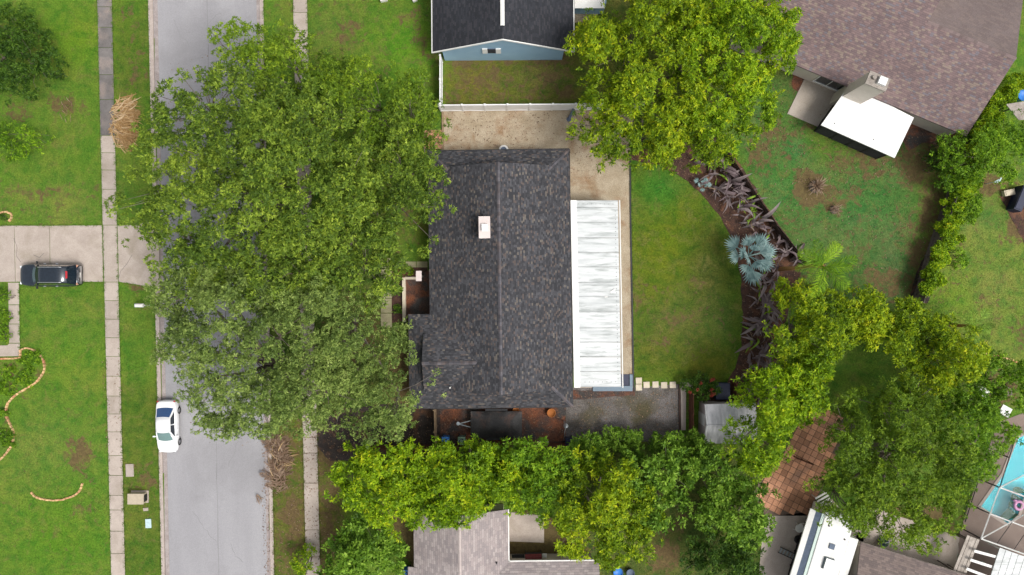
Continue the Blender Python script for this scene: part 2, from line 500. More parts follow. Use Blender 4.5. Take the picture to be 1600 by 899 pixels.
# lawn: health, species and one brightening against tree shade painted per area, broken up by noise; bare earth where the mask says so
def mk_lawn():
    m, nt, bs = new_mat('lawn')
    a = nd(nt, 'ShaderNodeAttribute'); a.attribute_name = 'tint'
    b = nd(nt, 'ShaderNodeAttribute'); b.attribute_name = 'bare'
    pos = position(nt)
    c = a.outputs['Color']
    n1 = noise(nt, pos, 0.32, 6, 0.6, 0.6)
    c = mixc(nt, ramp(nt, n1, [(0.42, 0.0), (0.66, 0.8)]), c, mixc(nt, 1.0, c, (1.55, 1.08, 1.5), 'MULTIPLY'))
    n2 = noise(nt, pos, 1.1, 6, 0.65, 0.4)
    c = mixc(nt, ramp(nt, n2, [(0.36, 1.0), (0.56, 0.0)]), c, mixc(nt, 1.0, c, (0.55, 0.78, 0.75), 'MULTIPLY'))
    n6 = noise(nt, pos, 0.75, 7, 0.7, 1.0)
    c = mixc(nt, ramp(nt, n6, [(0.52, 0.0), (0.68, 0.6)]), c, (0.165, 0.155, 0.045))
    n3 = noise(nt, pos, 7.0, 5, 0.75)
    c = mixc(nt, 1.0, c, ramp(nt, n3, [(0.25, 0.52), (0.75, 1.48)]), 'MULTIPLY')
    n4 = noise(nt, pos, 24.0, 2, 0.7)
    c = mixc(nt, 1.0, c, ramp(nt, n4, [(0.25, 0.65), (0.75, 1.35)]), 'MULTIPLY')
    n5 = noise(nt, pos, 1.6, 6, 0.7, 0.8)
    bf = math_n(nt, 'ADD', math_n(nt, 'MULTIPLY', b.outputs['Fac'], 1.7), math_n(nt, 'MULTIPLY', math_n(nt, 'SUBTRACT', n5, 0.5), 2.6))
    bf = ramp(nt, bf, [(0.42, 0.0), (0.75, 1.0)])
    earth = mixc(nt, ramp(nt, noise(nt, pos, 3.0, 5, 0.7), [(0.3, 0.0), (0.7, 1.0)]), (0.175, 0.125, 0.055), (0.095, 0.060, 0.035))
    earth = mixc(nt, 1.0, earth, ramp(nt, n4, [(0.25, 0.6), (0.75, 1.4)]), 'MULTIPLY')
    c = mixc(nt, math_n(nt, 'MULTIPLY', bf, 0.92), c, earth)
    nt.links.new(c, bs.inputs['Base Color'])
    bs.inputs['Roughness'].default_value = 0.95
    bs.inputs['Specular IOR Level'].default_value = 0.1
    set_bump(nt, bs, math_n(nt, 'ADD', n3, n4), 0.7, 0.08)
mk_lawn()
# ------------------------------------------------------------------ ground
def inpoly(px, py, poly):
    r = np.zeros(px.shape, bool)
    n = len(poly); j = n - 1
    for i in range(n):
        xi, yi = poly[i]; xj, yj = poly[j]
        if yi != yj:
            c = ((yi > py) != (yj > py)) & (px < (xj - xi) * (py - yi) / (yj - yi) + xi)
            r ^= c
        j = i
    return r

def lerp(a, b, t): return a + (b - a) * t
def line_x(y, x0, x1): return lerp(x0, x1, y / 899.0)
Y0, Y1 = -260, 1160
road_poly = [(line_x(Y0, 238, 258), Y0), (line_x(Y0, 406, 422), Y0), (line_x(Y1, 406, 422), Y1), (line_x(Y1, 238, 258), Y1)]
back_lawn = [(985, 252), (1030, 258), (1068, 278), (1098, 306), (1122, 334), (1140, 366), (1151, 400), (1158, 440), (1160, 490), (1158, 540), (1148, 575), (1135, 600), (1085, 612), (1060, 598), (990, 594)]
mulch_bed = [(980, 236), (1060, 226), (1120, 212), (1160, 262), (1200, 325), (1258, 408), (1235, 470), (1215, 560), (1190, 640), (1130, 640), (1085, 618), (1135, 600), (1148, 575), (1158, 540), (1160, 490), (1158, 440), (1151, 400), (1140, 366), (1122, 334), (1098, 306), (1068, 278), (1030, 258), (984, 250)]
tan_yard = [(690, 172), (992, 170), (984, 245), (984, 330), (990, 594), (992, 612), (940, 612), (940, 500), (800, 500), (800, 260), (690, 260)]
side_gravel = [(884, 606), (992, 606), (1062, 600), (1062, 690), (884, 690)]
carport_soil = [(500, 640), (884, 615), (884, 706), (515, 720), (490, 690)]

LAWN = (0.098, 0.190, 0.020)
regions = [   # polygon, grass colour
    ([(428, -300), (690, -300), (690, 420), (450, 420)], (0.098, 0.172, 0.020)),
    ([(176, 0), (236, 0), (240, 150), (180, 150)], (0.085, 0.140, 0.018)),
    ([(180, 600), (256, 600), (260, 960), (186, 960)], (0.085, 0.145, 0.017)),
    ([(690, -300), (905, -300), (905, 168), (690, 168)], (0.110, 0.125, 0.020)),
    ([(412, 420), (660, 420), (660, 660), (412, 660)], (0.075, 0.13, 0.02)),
    ([(418, 640), (540, 640), (540, 960), (420, 960)], (0.105, 0.125, 0.022)),
    ([(905, -300), (1250, -300), (1250, 170), (905, 170)], (0.085, 0.115, 0.02)),
    (back_lawn, (0.078, 0.132, 0.013)),
    ([(1120, 120), (1480, 120), (1480, 480), (1240, 480)], (0.075, 0.150, 0.032)),
    ([(1440, 250), (1700, 250), (1700, 580), (1420, 560)], (0.130, 0.205, 0.030)),
    ([(1180, 480), (1440, 480), (1560, 600), (1560, 900), (1180, 900)], (0.090, 0.165, 0.020)),  # grass colour raised here to offset the shade of the trees
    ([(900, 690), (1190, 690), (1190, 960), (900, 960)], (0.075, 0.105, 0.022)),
]
spots_tint = [   # px, py, rx, ry, colour, strength
    (70, 110, 60, 80, (0.14, 0.215, 0.03), .6), (80, 320, 90, 30, (0.16, 0.21, 0.04), .5), (120, 60, 60, 50, (0.12, 0.22, 0.012), .7),
    (60, 690, 90, 60, (0.13, 0.205, 0.035), .6), (110, 560, 50, 60, (0.12, 0.215, 0.02), .6), (90, 840, 70, 60, (0.085, 0.205, 0.012), .7),
    (25, 640, 40, 80, (0.075, 0.17, 0.012), .3), (130, 500, 40, 30, (0.13, 0.20, 0.03), .5),
    (640, 90, 60, 60, (0.10, 0.24, 0.015), .8), (620, 60, 40, 40, (0.09, 0.23, 0.012), .5), (520, 40, 30, 40, (0.115, 0.175, 0.03), .6),
    (1030, 300, 38, 42, (0.045, 0.185, 0.022), .95), (1045, 395, 60, 65, (0.115, 0.165, 0.010), .9), (1025, 440, 40, 40, (0.098, 0.150, 0.012), .7),
    (1060, 500, 60, 40, (0.105, 0.125, 0.03), .7), (1110, 430, 40, 90, (0.062, 0.088, 0.016), .85), (1100, 570, 50, 25, (0.115, 0.14, 0.014), .8),
    (1020, 560, 30, 40, (0.115, 0.135, 0.02), .6), (1130, 500, 25, 40, (0.055, 0.125, 0.02), .7), (1065, 340, 40, 30, (0.12, 0.165, 0.012), .6),
    (1230, 290, 60, 70, (0.055, 0.175, 0.034), .8), (1350, 320, 60, 50, (0.055, 0.165, 0.038), .8), (1400, 420, 40, 40, (0.06, 0.12, 0.05), .6),
    (1290, 225, 70, 30, (0.10, 0.185, 0.015), .7), (1200, 170, 40, 40, (0.075, 0.165, 0.03), .7), (1240, 235, 25, 15, (0.04, 0.165, 0.05), .9),
    (1540, 340, 40, 25, (0.075, 0.175, 0.035), .8), (1560, 440, 40, 60, (0.15, 0.20, 0.04), .7), (1480, 460, 40, 50, (0.13, 0.225, 0.02), .7),
    (1370, 575, 45, 40, (0.095, 0.20, 0.022), .8), (740, 140, 60, 25, (0.135, 0.14, 0.02), .7), (850, 120, 50, 25, (0.09, 0.135, 0.03), .7),  # first: opening among the trees, lit look put into the grass colour
    (210, 90, 25, 50, (0.075, 0.145, 0.012), .6), (205, 20, 25, 20, (0.11, 0.20, 0.02), .8), (215, 560, 25, 60, (0.075, 0.16, 0.016), .5),
    (450, 860, 22, 60, (0.085, 0.125, 0.015), .8), (460, 690, 12, 60, (0.10, 0.17, 0.015), .8),
]
spots_bare = [   # px, py, rx, ry, amount
    (10, 580, 14, 10, .6), (20, 605, 20, 10, .45), (60, 585, 8, 10, .4), (5, 660, 8, 30, .4),
    (550, 38, 16, 20, .62), (545, 60, 24, 20, .4), (105, 165, 26, 20, .55), (120, 712, 18, 26, .62), (140, 750, 12, 12, .4), (215, 100, 20, 40, .38),
    (190, 22, 14, 8, .5), (35, 175, 30, 18, .5), (60, 300, 60, 14, .4), (135, 795, 26, 10, .42), (225, 755, 20, 40, .36), (228, 755, 6, 6, .9), (205, 450, 16, 8, .6),
    (1190, 240, 34, 46, .62), (1225, 215, 50, 26, .58), (1272, 292, 26, 28, .95), (1305, 325, 18, 20, .8), (1255, 265, 22, 14, .7), (1350, 250, 60, 40, .6), (1240, 345, 12, 30, .5),
    (1430, 255, 50, 46, .75), (1450, 330, 30, 60, .7), (1440, 420, 24, 60, .75), (1380, 440, 44, 26, .7), (1340, 390, 30, 20, .5), (1250, 125, 20, 20, .95), (1450, 215, 40, 20, .8), (1330, 300, 30, 20, .6), (1420, 360, 40, 30, .5),
    (1300, 250, 20, 10, .6), (1210, 200, 26, 20, .5), (1260, 200, 18, 16, .6),
    (1065, 495, 26, 16, .5), (1035, 535, 16, 10, .5), (1000, 470, 12, 40, .42), (1090, 440, 16, 20, .4), (1100, 345, 20, 14, .3),
    (1580, 370, 26, 20, .6), (1590, 520, 16, 30, .6), (1545, 470, 30, 20, .4),
    (790, 92, 120, 6, .85), (860, 110, 40, 20, .5), (760, 130, 60, 30, .4), (700, 150, 14, 14, .5), (880, 150, 20, 12, .5),
    (445, 700, 18, 40, .5), (458, 810, 14, 60, .62), (512, 780, 16, 90, .6), (520, 840, 20, 40, .6), (510, 700, 30, 30, .8),
    (640, 840, 12, 40, 1.2), (620, 810, 30, 30, .9), (1035, 870, 30, 40, .55), (1060, 820, 20, 30, .4), (840, 850, 60, 40, 1.2), (1430, 830, 60, 40, 1.0),
    (640, 25, 30, 20, .42), (600, 110, 20, 12, .35), (660, 60, 8, 40, .5), (560, 530, 60, 90, .45), (640, 590, 40, 60, .9), (590, 330, 90, 90, .35), (880, 60, 20, 60, .6),
    (1200, 730, 20, 90, .6), (1560, 610, 40, 40, .7), (1540, 290, 60, 20, .8), (1590, 330, 8, 40, 1.2), (1500, 400, 10, 60, .5), (1250, 450, 40, 40, .6),
]
base_bare = [([(690, 90), (905, 90), (905, 168), (690, 168)], .26), ([(1120, 130), (1490, 130), (1490, 480), (1240, 480)], .19),
             ([(418, 640), (540, 640), (540, 960), (420, 960)], .30), ([(176, 0), (236, 0), (240, 150), (180, 150)], .16), ([(430, -20), (690, -20), (690, 130), (430, 130)], .16),
             ([(-60, 280), (160, 280), (160, 350), (-60, 350)], .2), ([(-60, 600), (260, 600), (260, 960), (-60, 960)], .10), ([(985, 440), (1150, 440), (1150, 560), (985, 560)], .16), ([(1440, 300), (1700, 300), (1700, 570), (1440, 570)], .14)]
def build_ground():
    dx = 0.21
    gx = np.concatenate([[-700, -300, -140, -80, -58], np.arange(-49, 49.01, dx), [58, 80, 140, 300, 700]])
    gy = np.concatenate([[-700, -300, -120, -60, -36], np.arange(-29, 29.01, dx), [36, 60, 120, 300, 700]])
    X, Y = np.meshgrid(gx, gy)
    px, py = 800 + X * S, 449.5 - Y * S
    def wob(f, ph): return np.sin(px * f + 1.7 * np.sin(py * f * .8 + ph)) * np.cos(py * f * 1.1 + 1.3 * np.sin(px * f * .7 - ph))
    wx = px + 9 * wob(.045, 1) + 5 * wob(.11, 3); wy = py + 9 * wob(.05, 5) + 5 * wob(.12, 2)
    tint = np.zeros(X.shape + (3,)); tint[:] = LAWN
    for poly, c in regions: tint[inpoly(px, py, poly)] = c
    for cx, cy, rx, ry, c, s in spots_tint:
        w = s * np.exp(-1.2 * (((wx - cx) / rx) ** 2 + ((wy - cy) / ry) ** 2))
        # a patch of grass stays on its own side of walls and paths
        tint = tint * (1 - w[..., None]) + np.array(c) * w[..., None]
    bare = np.zeros(X.shape)
    for cx, cy, rx, ry, s in spots_bare:
        s = s * 0.72 if cx > 1120 and s < .9 else s
        bare = np.maximum(bare, s * np.exp(-0.9 * (((wx - cx) / rx) ** 2 + ((wy - cy) / ry) ** 2)))
    for poly, s in base_bare:
        q = inpoly(wx, wy, poly); bare[q] = np.maximum(bare[q], s)
    def blur(A, n):
        for _ in range(n):
            A = (np.roll(A, 1, 0) + np.roll(A, -1, 0) + np.roll(A, 1, 1) + np.roll(A, -1, 1) + A) / 5
        return A
    tint = blur(tint, 14); bare = blur(bare, 3)
    Z = -0.012 + 0.010 * wob(.06, 2) * 0.9
    Z[inpoly(px, py, road_poly)] = -0.30
    pool = [W(*p)[:2] for p in POOL]
    Z[inpoly(X, Y, [tuple(p) for p in pool])] = -1.6
    ny, nx = X.shape
    me = bpy.data.meshes.new('ground')
    co = np.stack([X, Y, Z], -1).reshape(-1, 3)
    me.vertices.add(len(co)); me.vertices.foreach_set('co', co.reshape(-1))
    i = np.arange(ny * nx).reshape(ny, nx)
    q = np.stack([i[:-1, :-1], i[:-1, 1:], i[1:, 1:], i[1:, :-1]], -1).reshape(-1)
    me.loops.add(len(q)); me.loops.foreach_set('vertex_index', q.astype(np.int32))
    me.polygons.add(len(q) // 4); me.polygons.foreach_set('loop_start', np.arange(0, len(q), 4, dtype=np.int32))
    me.update(calc_edges=True)
    a = me.color_attributes.new('tint', 'FLOAT_COLOR', 'POINT')
    c4 = np.ones((ny * nx, 4)); c4[:, :3] = tint.reshape(-1, 3)
    a.data.foreach_set('color', c4.reshape(-1).astype(np.float32))
    b = me.attributes.new('bare', 'FLOAT', 'POINT'); b.data.foreach_set('value', bare.reshape(-1).astype(np.float32))
    me.materials.append(M['lawn'])
    o = bpy.data.objects.new('ground', me); col.objects.link(o); tag(o, kind='structure')
    return X, Y, tint, bare

POOL = [(1640, 655), (1588, 684), (1566, 740), (1529, 792), (1575, 821), (1592, 806), (1604, 770), (1660, 780), (1700, 700)]
GX, GY, TINT, BARE = build_ground()

def sheet(name, poly, z, mat, jit=0.0):
    pts = []
    if jit:
        r = random.Random(len(name) * 13 + int(poly[0][0]))
        n = len(poly)
        for i in range(n):
            a, b = poly[i], poly[(i + 1) % n]
            L = math.hypot(b[0] - a[0], b[1] - a[1]); k = max(1, int(L / 9))
            for j in range(k):
                t = j / k
                pts.append((lerp(a[0], b[0], t) + r.uniform(-jit, jit), lerp(a[1], b[1], t) + r.uniform(-jit, jit)))
    else:
        pts = poly
    mb = MB().prism([W(*p)[:2] for p in pts], -0.06, z)
    o = mb.build(name, mat); tag(o, kind='structure'); return o

# road, gutters and kerbs
mb = MB().prism([W(*p)[:2] for p in road_poly], -0.25, -0.11)
road_o = mb.build('road', 'asphalt'); tag(road_o, kind='structure')
rs = random.Random(31)
def road_line(name, pts, w, mat, z):
    q = MB()
    for a, b in zip(pts, pts[1:]):
        A, B = W(*a), W(*b)
        q.box(((A[0] + B[0]) / 2, (A[1] + B[1]) / 2, z), (math.dist(A, B) + w * .3, w * rs.uniform(.6, 1.3), .004), math.atan2(B[1] - A[1], B[0] - A[0]))
    q.build(name, mat, road_o)
road_line('seam', [(line_x(y, 323, 341) + rs.uniform(-.5, .5), y) for y in range(-100, 1000, 25)], .05, 'asphalt_seam', -.108)
for x0, y0, n_, dx_ in ((290, 640, 9, 3.0), (372, 690, 8, -2.0), (300, 800, 10, 4.0), (270, 30, 9, 3.5), (360, 850, 7, 2.0), (345, 20, 6, -2.5)):
    pts = [(x0, y0)]
    for _i in range(n_): pts.append((pts[-1][0] + dx_ + rs.uniform(-3, 3), pts[-1][1] + rs.uniform(1, 8)))
    road_line('crack', pts, .028, 'asphalt_seam', -.1075)
def strip(name, a0, a1, b0, b1, z0, z1, mat):
    pts = [(line_x(Y0, a0, a1), Y0), (line_x(Y0, b0, b1), Y0), (line_x(Y1, b0, b1), Y1), (line_x(Y1, a0, a1), Y1)]
    tag(MB().prism([W(*p)[:2] for p in pts], z0, z1).build(name, mat), kind='structure')
strip('kerb_left', 231.5, 252.5, 238.5, 257.5, -0.3, 0.03, 'kerb_concrete')
strip('gutter_left', 239.2, 258.2, 245, 264, -0.3, -0.095, 'gutter_concrete')
strip('kerb_right', 406, 423, 411.5, 428.5, -0.3, 0.03, 'kerb_concrete')
strip('gutter_right', 400, 417, 405.4, 422.4, -0.3, -0.095, 'gutter_concrete')

# soil, mulch and gravel beds
sheet('tan_gravel_yard', tan_yard, 0.012, 'tan_gravel')
sheet('grey_gravel_yard', side_gravel, 0.018, 'grey_gravel')
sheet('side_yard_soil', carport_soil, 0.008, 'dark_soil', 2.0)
sheet('mulch_bed', mulch_bed, 0.014, 'mulch', 1.3)
sheet('leafy_mulch_strip', [(892, 610), (992, 610), (992, 618), (940, 621), (892, 625)], 0.024, 'red_mulch', 1.2)
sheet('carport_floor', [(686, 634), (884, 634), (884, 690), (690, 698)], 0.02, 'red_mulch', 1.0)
sheet('front_bed_soil', [(612, 418), (668, 418), (668, 492), (640, 500), (612, 505)], 0.012, 'mulch')
sheet('rear_house_soil', [(1236, 98), (1252, 100), (1500, 205), (1505, 235), (1440, 222), (1420, 235), (1405, 215), (1240, 140)], 0.01, 'red_mulch', 2.0)
sheet('mulch_strip_right', [(1562, 306), (1600, 380), (1620, 400), (1620, 330), (1590, 296)], 0.012, 'mulch', 1.0)
sheet('fence_foot_soil', [(1470, 345), (1500, 330), (1462, 440), (1448, 475), (1418, 472), (1440, 410)], 0.012, 'dark_soil', 2.0)
sheet('pool_deck', [(1500, 830), (1537, 720), (1560, 660), (1720, 600), (1720, 640), (1640, 655), (1588, 684), (1566, 740), (1529, 792), (1575, 821), (1592, 806), (1604, 770), (1660, 780), (1720, 790), (1720, 960), (1490, 960)], 0.02, 'deck_brown')
sheet('rear_driveway', [(1198, 808), (1262, 800), (1300, 780), (1350, 840), (1330, 960), (1180, 960), (1190, 850)], 0.012, 'concrete')
sheet('rear_walk', [(1355, 790), (1500, 840), (1490, 905), (1330, 860)], 0.012, 'concrete', 1.5)
sheet('patio_slab_small', [(793, 800), (850, 806), (850, 848), (793, 846)], 0.03, 'concrete')
sheet('pebble_bed', [(896, 20), (935, 20), (932, 34), (896, 36)], 0.012, 'tan_gravel', 1)
sheet('brick_pad', [(663, 203), (690, 203), (690, 233), (663, 233)], 0.02, 'paver_joint')

# sidewalks: poured slabs with open joints
def slab_path(name, edge, joints, mats, gap=0.38, z=0.035, kind='structure'):
    root = bpy.data.objects.new(name, None); col.objects.link(root)
    root.location = W((edge(joints[0])[0] + edge(joints[0])[1]) / 2, joints[0]); tag(root, kind='structure')
    r = random.Random(5)
    for i in range(len(joints) - 1):
        a, b = joints[i] + gap, joints[i + 1] - gap
        l0, r0 = edge(a); l1, r1 = edge(b)
        t = r.uniform(-0.006, 0.008)
        MB().prism([W(l0, a)[:2], W(r0, a)[:2], W(r1, b)[:2], W(l1, b)[:2]], -0.06, z + t).build('slab', mats(i, a), root)
    return root
j1 = [-240, -200, -160, -120, -80, -40, 11, 43, 75, 117, 156, 212, 239, 266, 296, 322, 352, 441, 470, 499, 528, 557, 588, 619, 647, 675, 712, 743, 774, 797, 830, 865, 900, 935, 970, 1010, 1050]
slab_path('sidewalk_left', lambda y: (line_x(y, 152.3, 174.2), line_x(y, 174.6, 195.5)), j1, lambda i, y: 'dark_concrete' if y < 211 else 'concrete')
j2 = [-240, -200, -160, -120, -80, -40, -12, 20, 48, 76, 104, 140, 180, 220, 260, 300, 340, 380, 420, 460, 500, 540, 580, 620, 660, 684, 708, 755, 828, 870, 905, 940, 975, 1010, 1050]
slab_path('sidewalk_right', lambda y: (line_x(y, 458, 478.5), line_x(y, 479.6, 500.5)), j2, lambda i, y: 'concrete')

# driveway across the street, its apron and the front walk
drv = bpy.data.objects.new('driveway', None); col.objects.link(drv); drv.location = W(80, 396); tag(drv, kind='structure')
for poly in ([(-160, 353), (22, 353), (24, 440.5), (-160, 441)], [(22.8, 353), (77.4, 353), (78.4, 440.5), (24.8, 440.5)], [(78.2, 353), (159.6, 352.6), (161.2, 440.5), (79.2, 440.5)]):
    MB().prism([W(*p)[:2] for p in poly], -0.06, 0.030).build('slab', 'concrete', drv)
MB().prism([W(*p)[:2] for p in [(184, 352.5), (218, 352), (236, 338), (247, 338), (251, 452), (240, 449), (186, 440.5)]], -0.09, 0.034).build('apron', 'concrete', drv)
# long cracks in the apron and the drive
ck = MB()
for path in ([(185, 438), (189, 424), (199, 412), (207, 398)], [(52, 398), (62, 403), (69, 396)], [(22, 372), (27, 386), (26, 400), (33, 410)]):
    for a, b in zip(path, path[1:]):
        A, B = W(*a), W(*b)
        d = math.atan2(B[1] - A[1], B[0] - A[0])
        ck.box(((A[0] + B[0]) / 2, (A[1] + B[1]) / 2, 0.037), (math.dist(A, B), 0.035, 0.008), d)
ck.build('crack', 'dark_concrete', drv)
fw = bpy.data.objects.new('front_walk', None); col.objects.link(fw); fw.location = W(22, 500); tag(fw, kind='structure')
for a, b in ((442, 476), (477, 506), (507, 536)):
    MB().prism([W(13 + (a - 442) * .02, a)[:2], W(29.5 + (a - 442) * .015, a)[:2], W(29.5 + (b - 442) * .015, b)[:2], W(13 + (b - 442) * .02, b)[:2]], -0.06, 0.03).build('slab', 'concrete', fw)
MB().prism([W(*p)[:2] for p in [(-40, 540), (12, 540), (15, 537), (31, 537), (31.5, 556.5), (-40, 558)]], -0.06, 0.032).build('slab', 'concrete', fw)

# walk to the front door of the dark house
dw = bpy.data.objects.new('door_walk', None); col.objects.link(dw); dw.location = W(604, 450); tag(dw, kind='structure')
for a, b in ((404, 419), (420, 442.5), (443.5, 466), (467, 489), (490, 512)):
    MB().prism([W(595, a)[:2], W(612, a)[:2], W(612.5, b)[:2], W(595.5, b)[:2]], -0.06, 0.032).build('slab', 'mossy_concrete', dw)
for a, b in ((613, 632), (633, 650), (651, 668)):
    MB().prism([W(a, 409)[:2], W(b, 409)[:2], W(b, 418)[:2], W(a, 418)[:2]], -0.06, 0.03).build('slab', 'mossy_concrete', dw)

# black edging strip between gravel and lawn
eb = MB()
epath = [(984.5, 245), (985, 330), (987.5, 470), (989.5, 594), (991, 612)]
for a, b in zip(epath, epath[1:]):
    A, B = W(*a), W(*b)
    eb.box(((A[0] + B[0]) / 2, (A[1] + B[1]) / 2, 0.03), (0.12, math.dist(A, B), 0.1), math.atan2(B[1] - A[1], B[0] - A[0]) - math.pi / 2)
tag(eb.build('lawn_edging', 'dark_metal'), 'straight black edging strip between tan gravel and back lawn', 'edging')

# grass blades standing in the lawns
def build_grass():
    n = 60000
    r = np.random.default_rng(3)
    px = r.uniform(-40, 1640, n); py = r.uniform(-40, 940, n)
    ok = np.ones(n, bool)
    ex = [road_poly, tan_yard, side_gravel, carport_soil, mulch_bed,
          [(228, -99), (266, -99), (270, 999), (248, 999)], [(398, -99), (416, -99), (432, 999), (414, 999)],
          [(150, -60), (176, -60), (198, 960), (172, 960)], [(456, -60), (481, -60), (503, 960), (476, 960)],
          [(-60, 350), (250, 335), (254, 454), (-60, 442)], [(-60, 440), (33, 440), (33, 560), (-60, 560)],
          [(640, 234), (975, 234), (975, 700), (640, 640)], [(560, 400), (680, 400), (680, 520), (560, 520)],
          [(640, 795), (800, 795), (940, 870), (940, 960), (636, 960)], [(672, -99), (898, -99), (898, 94), (672, 94)],
          [(1236, -99), (1700, -99), (1700, 40), (1510, 216), (1398, 250), (1228, 180)],
          [(1190, 640), (1310, 640), (1260, 800), (1200, 960), (1180, 800)], [(1500, 640), (1700, 600), (1700, 960), (1190, 960), (1200, 800), (1350, 790)],
          [(-60, 440), (-50, 440), (-50, 450)]]
    for e in ex: ok &= ~inpoly(px, py, e)
    x, y = (px - 800) / S, (449.5 - py) / S
    ix = np.clip(np.searchsorted(GX[0], x), 0, GX.shape[1] - 1); iy = np.clip(np.searchsorted(GY[:, 0], y), 0, GX.shape[0] - 1)
    ok &= r.random(n) > BARE[iy, ix] * 1.2
    x, y, ix, iy = x[ok], y[ok], ix[ok], iy[ok]; n = len(x)
    k = 3
    x = np.repeat(x, k); y = np.repeat(y, k); c = np.repeat(TINT[iy, ix], k, 0)
    c = c * r.uniform(0.75, 1.35, (n * k, 1)) * np.array([1.0, 1.0, 1.0])
    a = r.uniform(0, 6.283, n * k); L = r.uniform(.05, .13, n * k); h = r.uniform(.03, .09, n * k); w = r.uniform(.012, .03, n * k)
    b = np.stack([x + r.normal(0, .04, n * k), y + r.normal(0, .04, n * k), np.full(n * k, -0.02)], -1)
    d = np.stack([np.cos(a), np.sin(a), np.zeros_like(a)], -1); s = np.stack([-np.sin(a), np.cos(a), np.zeros_like(a)], -1)
    tip = b + d * L[:, None]; tip[:, 2] = h
    V = np.stack([b - s * w[:, None], b + s * w[:, None], tip], 1)
    # longer blades creeping over the edges of walks, drive and kerbs
    edges = [((152.3, 0), (174.2, 899)), ((174.6, 0), (195.5, 899)), ((458, 0), (478.5, 899)), ((479.6, 0), (500.5, 899)), ((231.2, 0), (252.2, 899)), ((411.8, 0), (428.8, 899)),
             ((0, 352.6), (152, 352.6)), ((30, 441), (162, 441)), ((184, 352), (220, 352)), ((186, 441), (240, 449)), ((30, 443), (31.5, 556)), ((985, 250), (990, 594))]
    ev, ec = [], []
    for p, q in edges:
        ln = math.hypot(q[0] - p[0], q[1] - p[1]); m_ = int(ln * 7)
        u = r.random(m_); clus = np.sin(u * ln * .21 + p[0]) + np.sin(u * ln * .57 + p[1] * .3)
        u = u[r.random(m_) < np.clip(.35 + .35 * clus, .05, 1)]; m_ = len(u)
        ex_ = (p[0] + (q[0] - p[0]) * u - 800) / S + r.normal(0, .045, m_); ey_ = (449.5 - (p[1] + (q[1] - p[1]) * u)) / S + r.normal(0, .045, m_)
        a_ = r.uniform(0, 6.283, m_); L_ = r.uniform(.06, .17, m_)[:, None]; w_ = r.uniform(.02, .04, m_)[:, None]
        jx = np.clip(np.searchsorted(GX[0], ex_), 0, GX.shape[1] - 1); jy = np.clip(np.searchsorted(GY[:, 0], ey_), 0, GX.shape[0] - 1)
        bb = np.stack([ex_, ey_, np.full(m_, .0)], -1); dd = np.stack([np.cos(a_), np.sin(a_), np.zeros(m_)], -1); ss = np.stack([-np.sin(a_), np.cos(a_), np.zeros(m_)], -1)
        tt = bb + dd * L_; tt[:, 2] = r.uniform(.05, .1, m_)
        ev.append(np.stack([bb - ss * w_, bb + ss * w_, tt], 1)); ec.append(TINT[jy, jx] * r.uniform(.6, 1.2, (m_, 1)))
    V = np.concatenate([V] + ev); c = np.concatenate([c] + ec)
    o = quads_object('grass', V, c, 'grass_blade', kind='stuff')
    tag(o, 'short lawn grass blades covering the yards', 'grass')
build_grass()
# ------------------------------------------------------------------ trees and plants
PAL = {
    'oak': [(0.0237, 0.0529, 0.0076), (0.1084, 0.1912, 0.0223), (0.2792, 0.3942, 0.04), (0.4955, 0.6131, 0.0747)],
    'olive': [(0.0354, 0.0637, 0.0146), (0.1427, 0.2207, 0.0482), (0.3039, 0.407, 0.0924), (0.4717, 0.5768, 0.1683)],
    'shade': [(0.0253, 0.0615, 0.0057), (0.1173, 0.2121, 0.0155), (0.2267, 0.3499, 0.0216), (0.404, 0.5291, 0.032)],
    'lime': [(0.026, 0.0675, 0.0038), (0.1474, 0.2755, 0.0084), (0.3712, 0.5504, 0.013), (0.62, 0.62, 0.0198)],
    'gold': [(0.0221, 0.058, 0.0038), (0.1336, 0.2352, 0.0084), (0.3853, 0.513, 0.013), (0.62, 0.62, 0.0198)],
    'mid': [(0.0199, 0.0576, 0.0046), (0.1027, 0.2228, 0.012), (0.2442, 0.4296, 0.0208), (0.4112, 0.5938, 0.0321)],
    'deep': [(0.0107, 0.0321, 0.005), (0.044, 0.1056, 0.0121), (0.1017, 0.1998, 0.0204), (0.1818, 0.2823, 0.0297)],
    'glossy': [(0.0186, 0.0549, 0.0062), (0.1017, 0.2156, 0.0179), (0.247, 0.4189, 0.039), (0.4201, 0.6073, 0.0855)],
    'red':    [(0.26, 0.03, 0.03), (0.34, 0.05, 0.03), (0.30, 0.08, 0.05), (0.07, 0.11, 0.02)],
    'purple': [(0.12, 0.085, 0.095), (0.19, 0.14, 0.15), (0.26, 0.21, 0.215), (0.33, 0.275, 0.27)],
    'silver': [(0.16, 0.28, 0.28), (0.27, 0.41, 0.41), (0.38, 0.53, 0.52), (0.50, 0.63, 0.60)],
    'tan':    [(0.34, 0.19, 0.07), (0.50, 0.33, 0.15), (0.66, 0.48, 0.28), (0.72, 0.58, 0.40)],
    'brown':  [(0.12, 0.07, 0.045), (0.22, 0.14, 0.09), (0.34, 0.24, 0.17), (0.46, 0.36, 0.27)],
    'pink':   [(0.30, 0.04, 0.10), (0.35, 0.10, 0.10), (0.05, 0.12, 0.02), (0.08, 0.16, 0.03)],
}
def pal_pick(pal, t):
    p = np.array(PAL[pal]); t = np.clip(t, 0, 0.9999) * (len(p) - 1)
    i = t.astype(int); f = (t - i)[:, None]
    return p[i] * (1 - f) + p[i + 1] * f

def unit(v): return v / np.maximum(np.linalg.norm(v, axis=-1, keepdims=True), 1e-9)

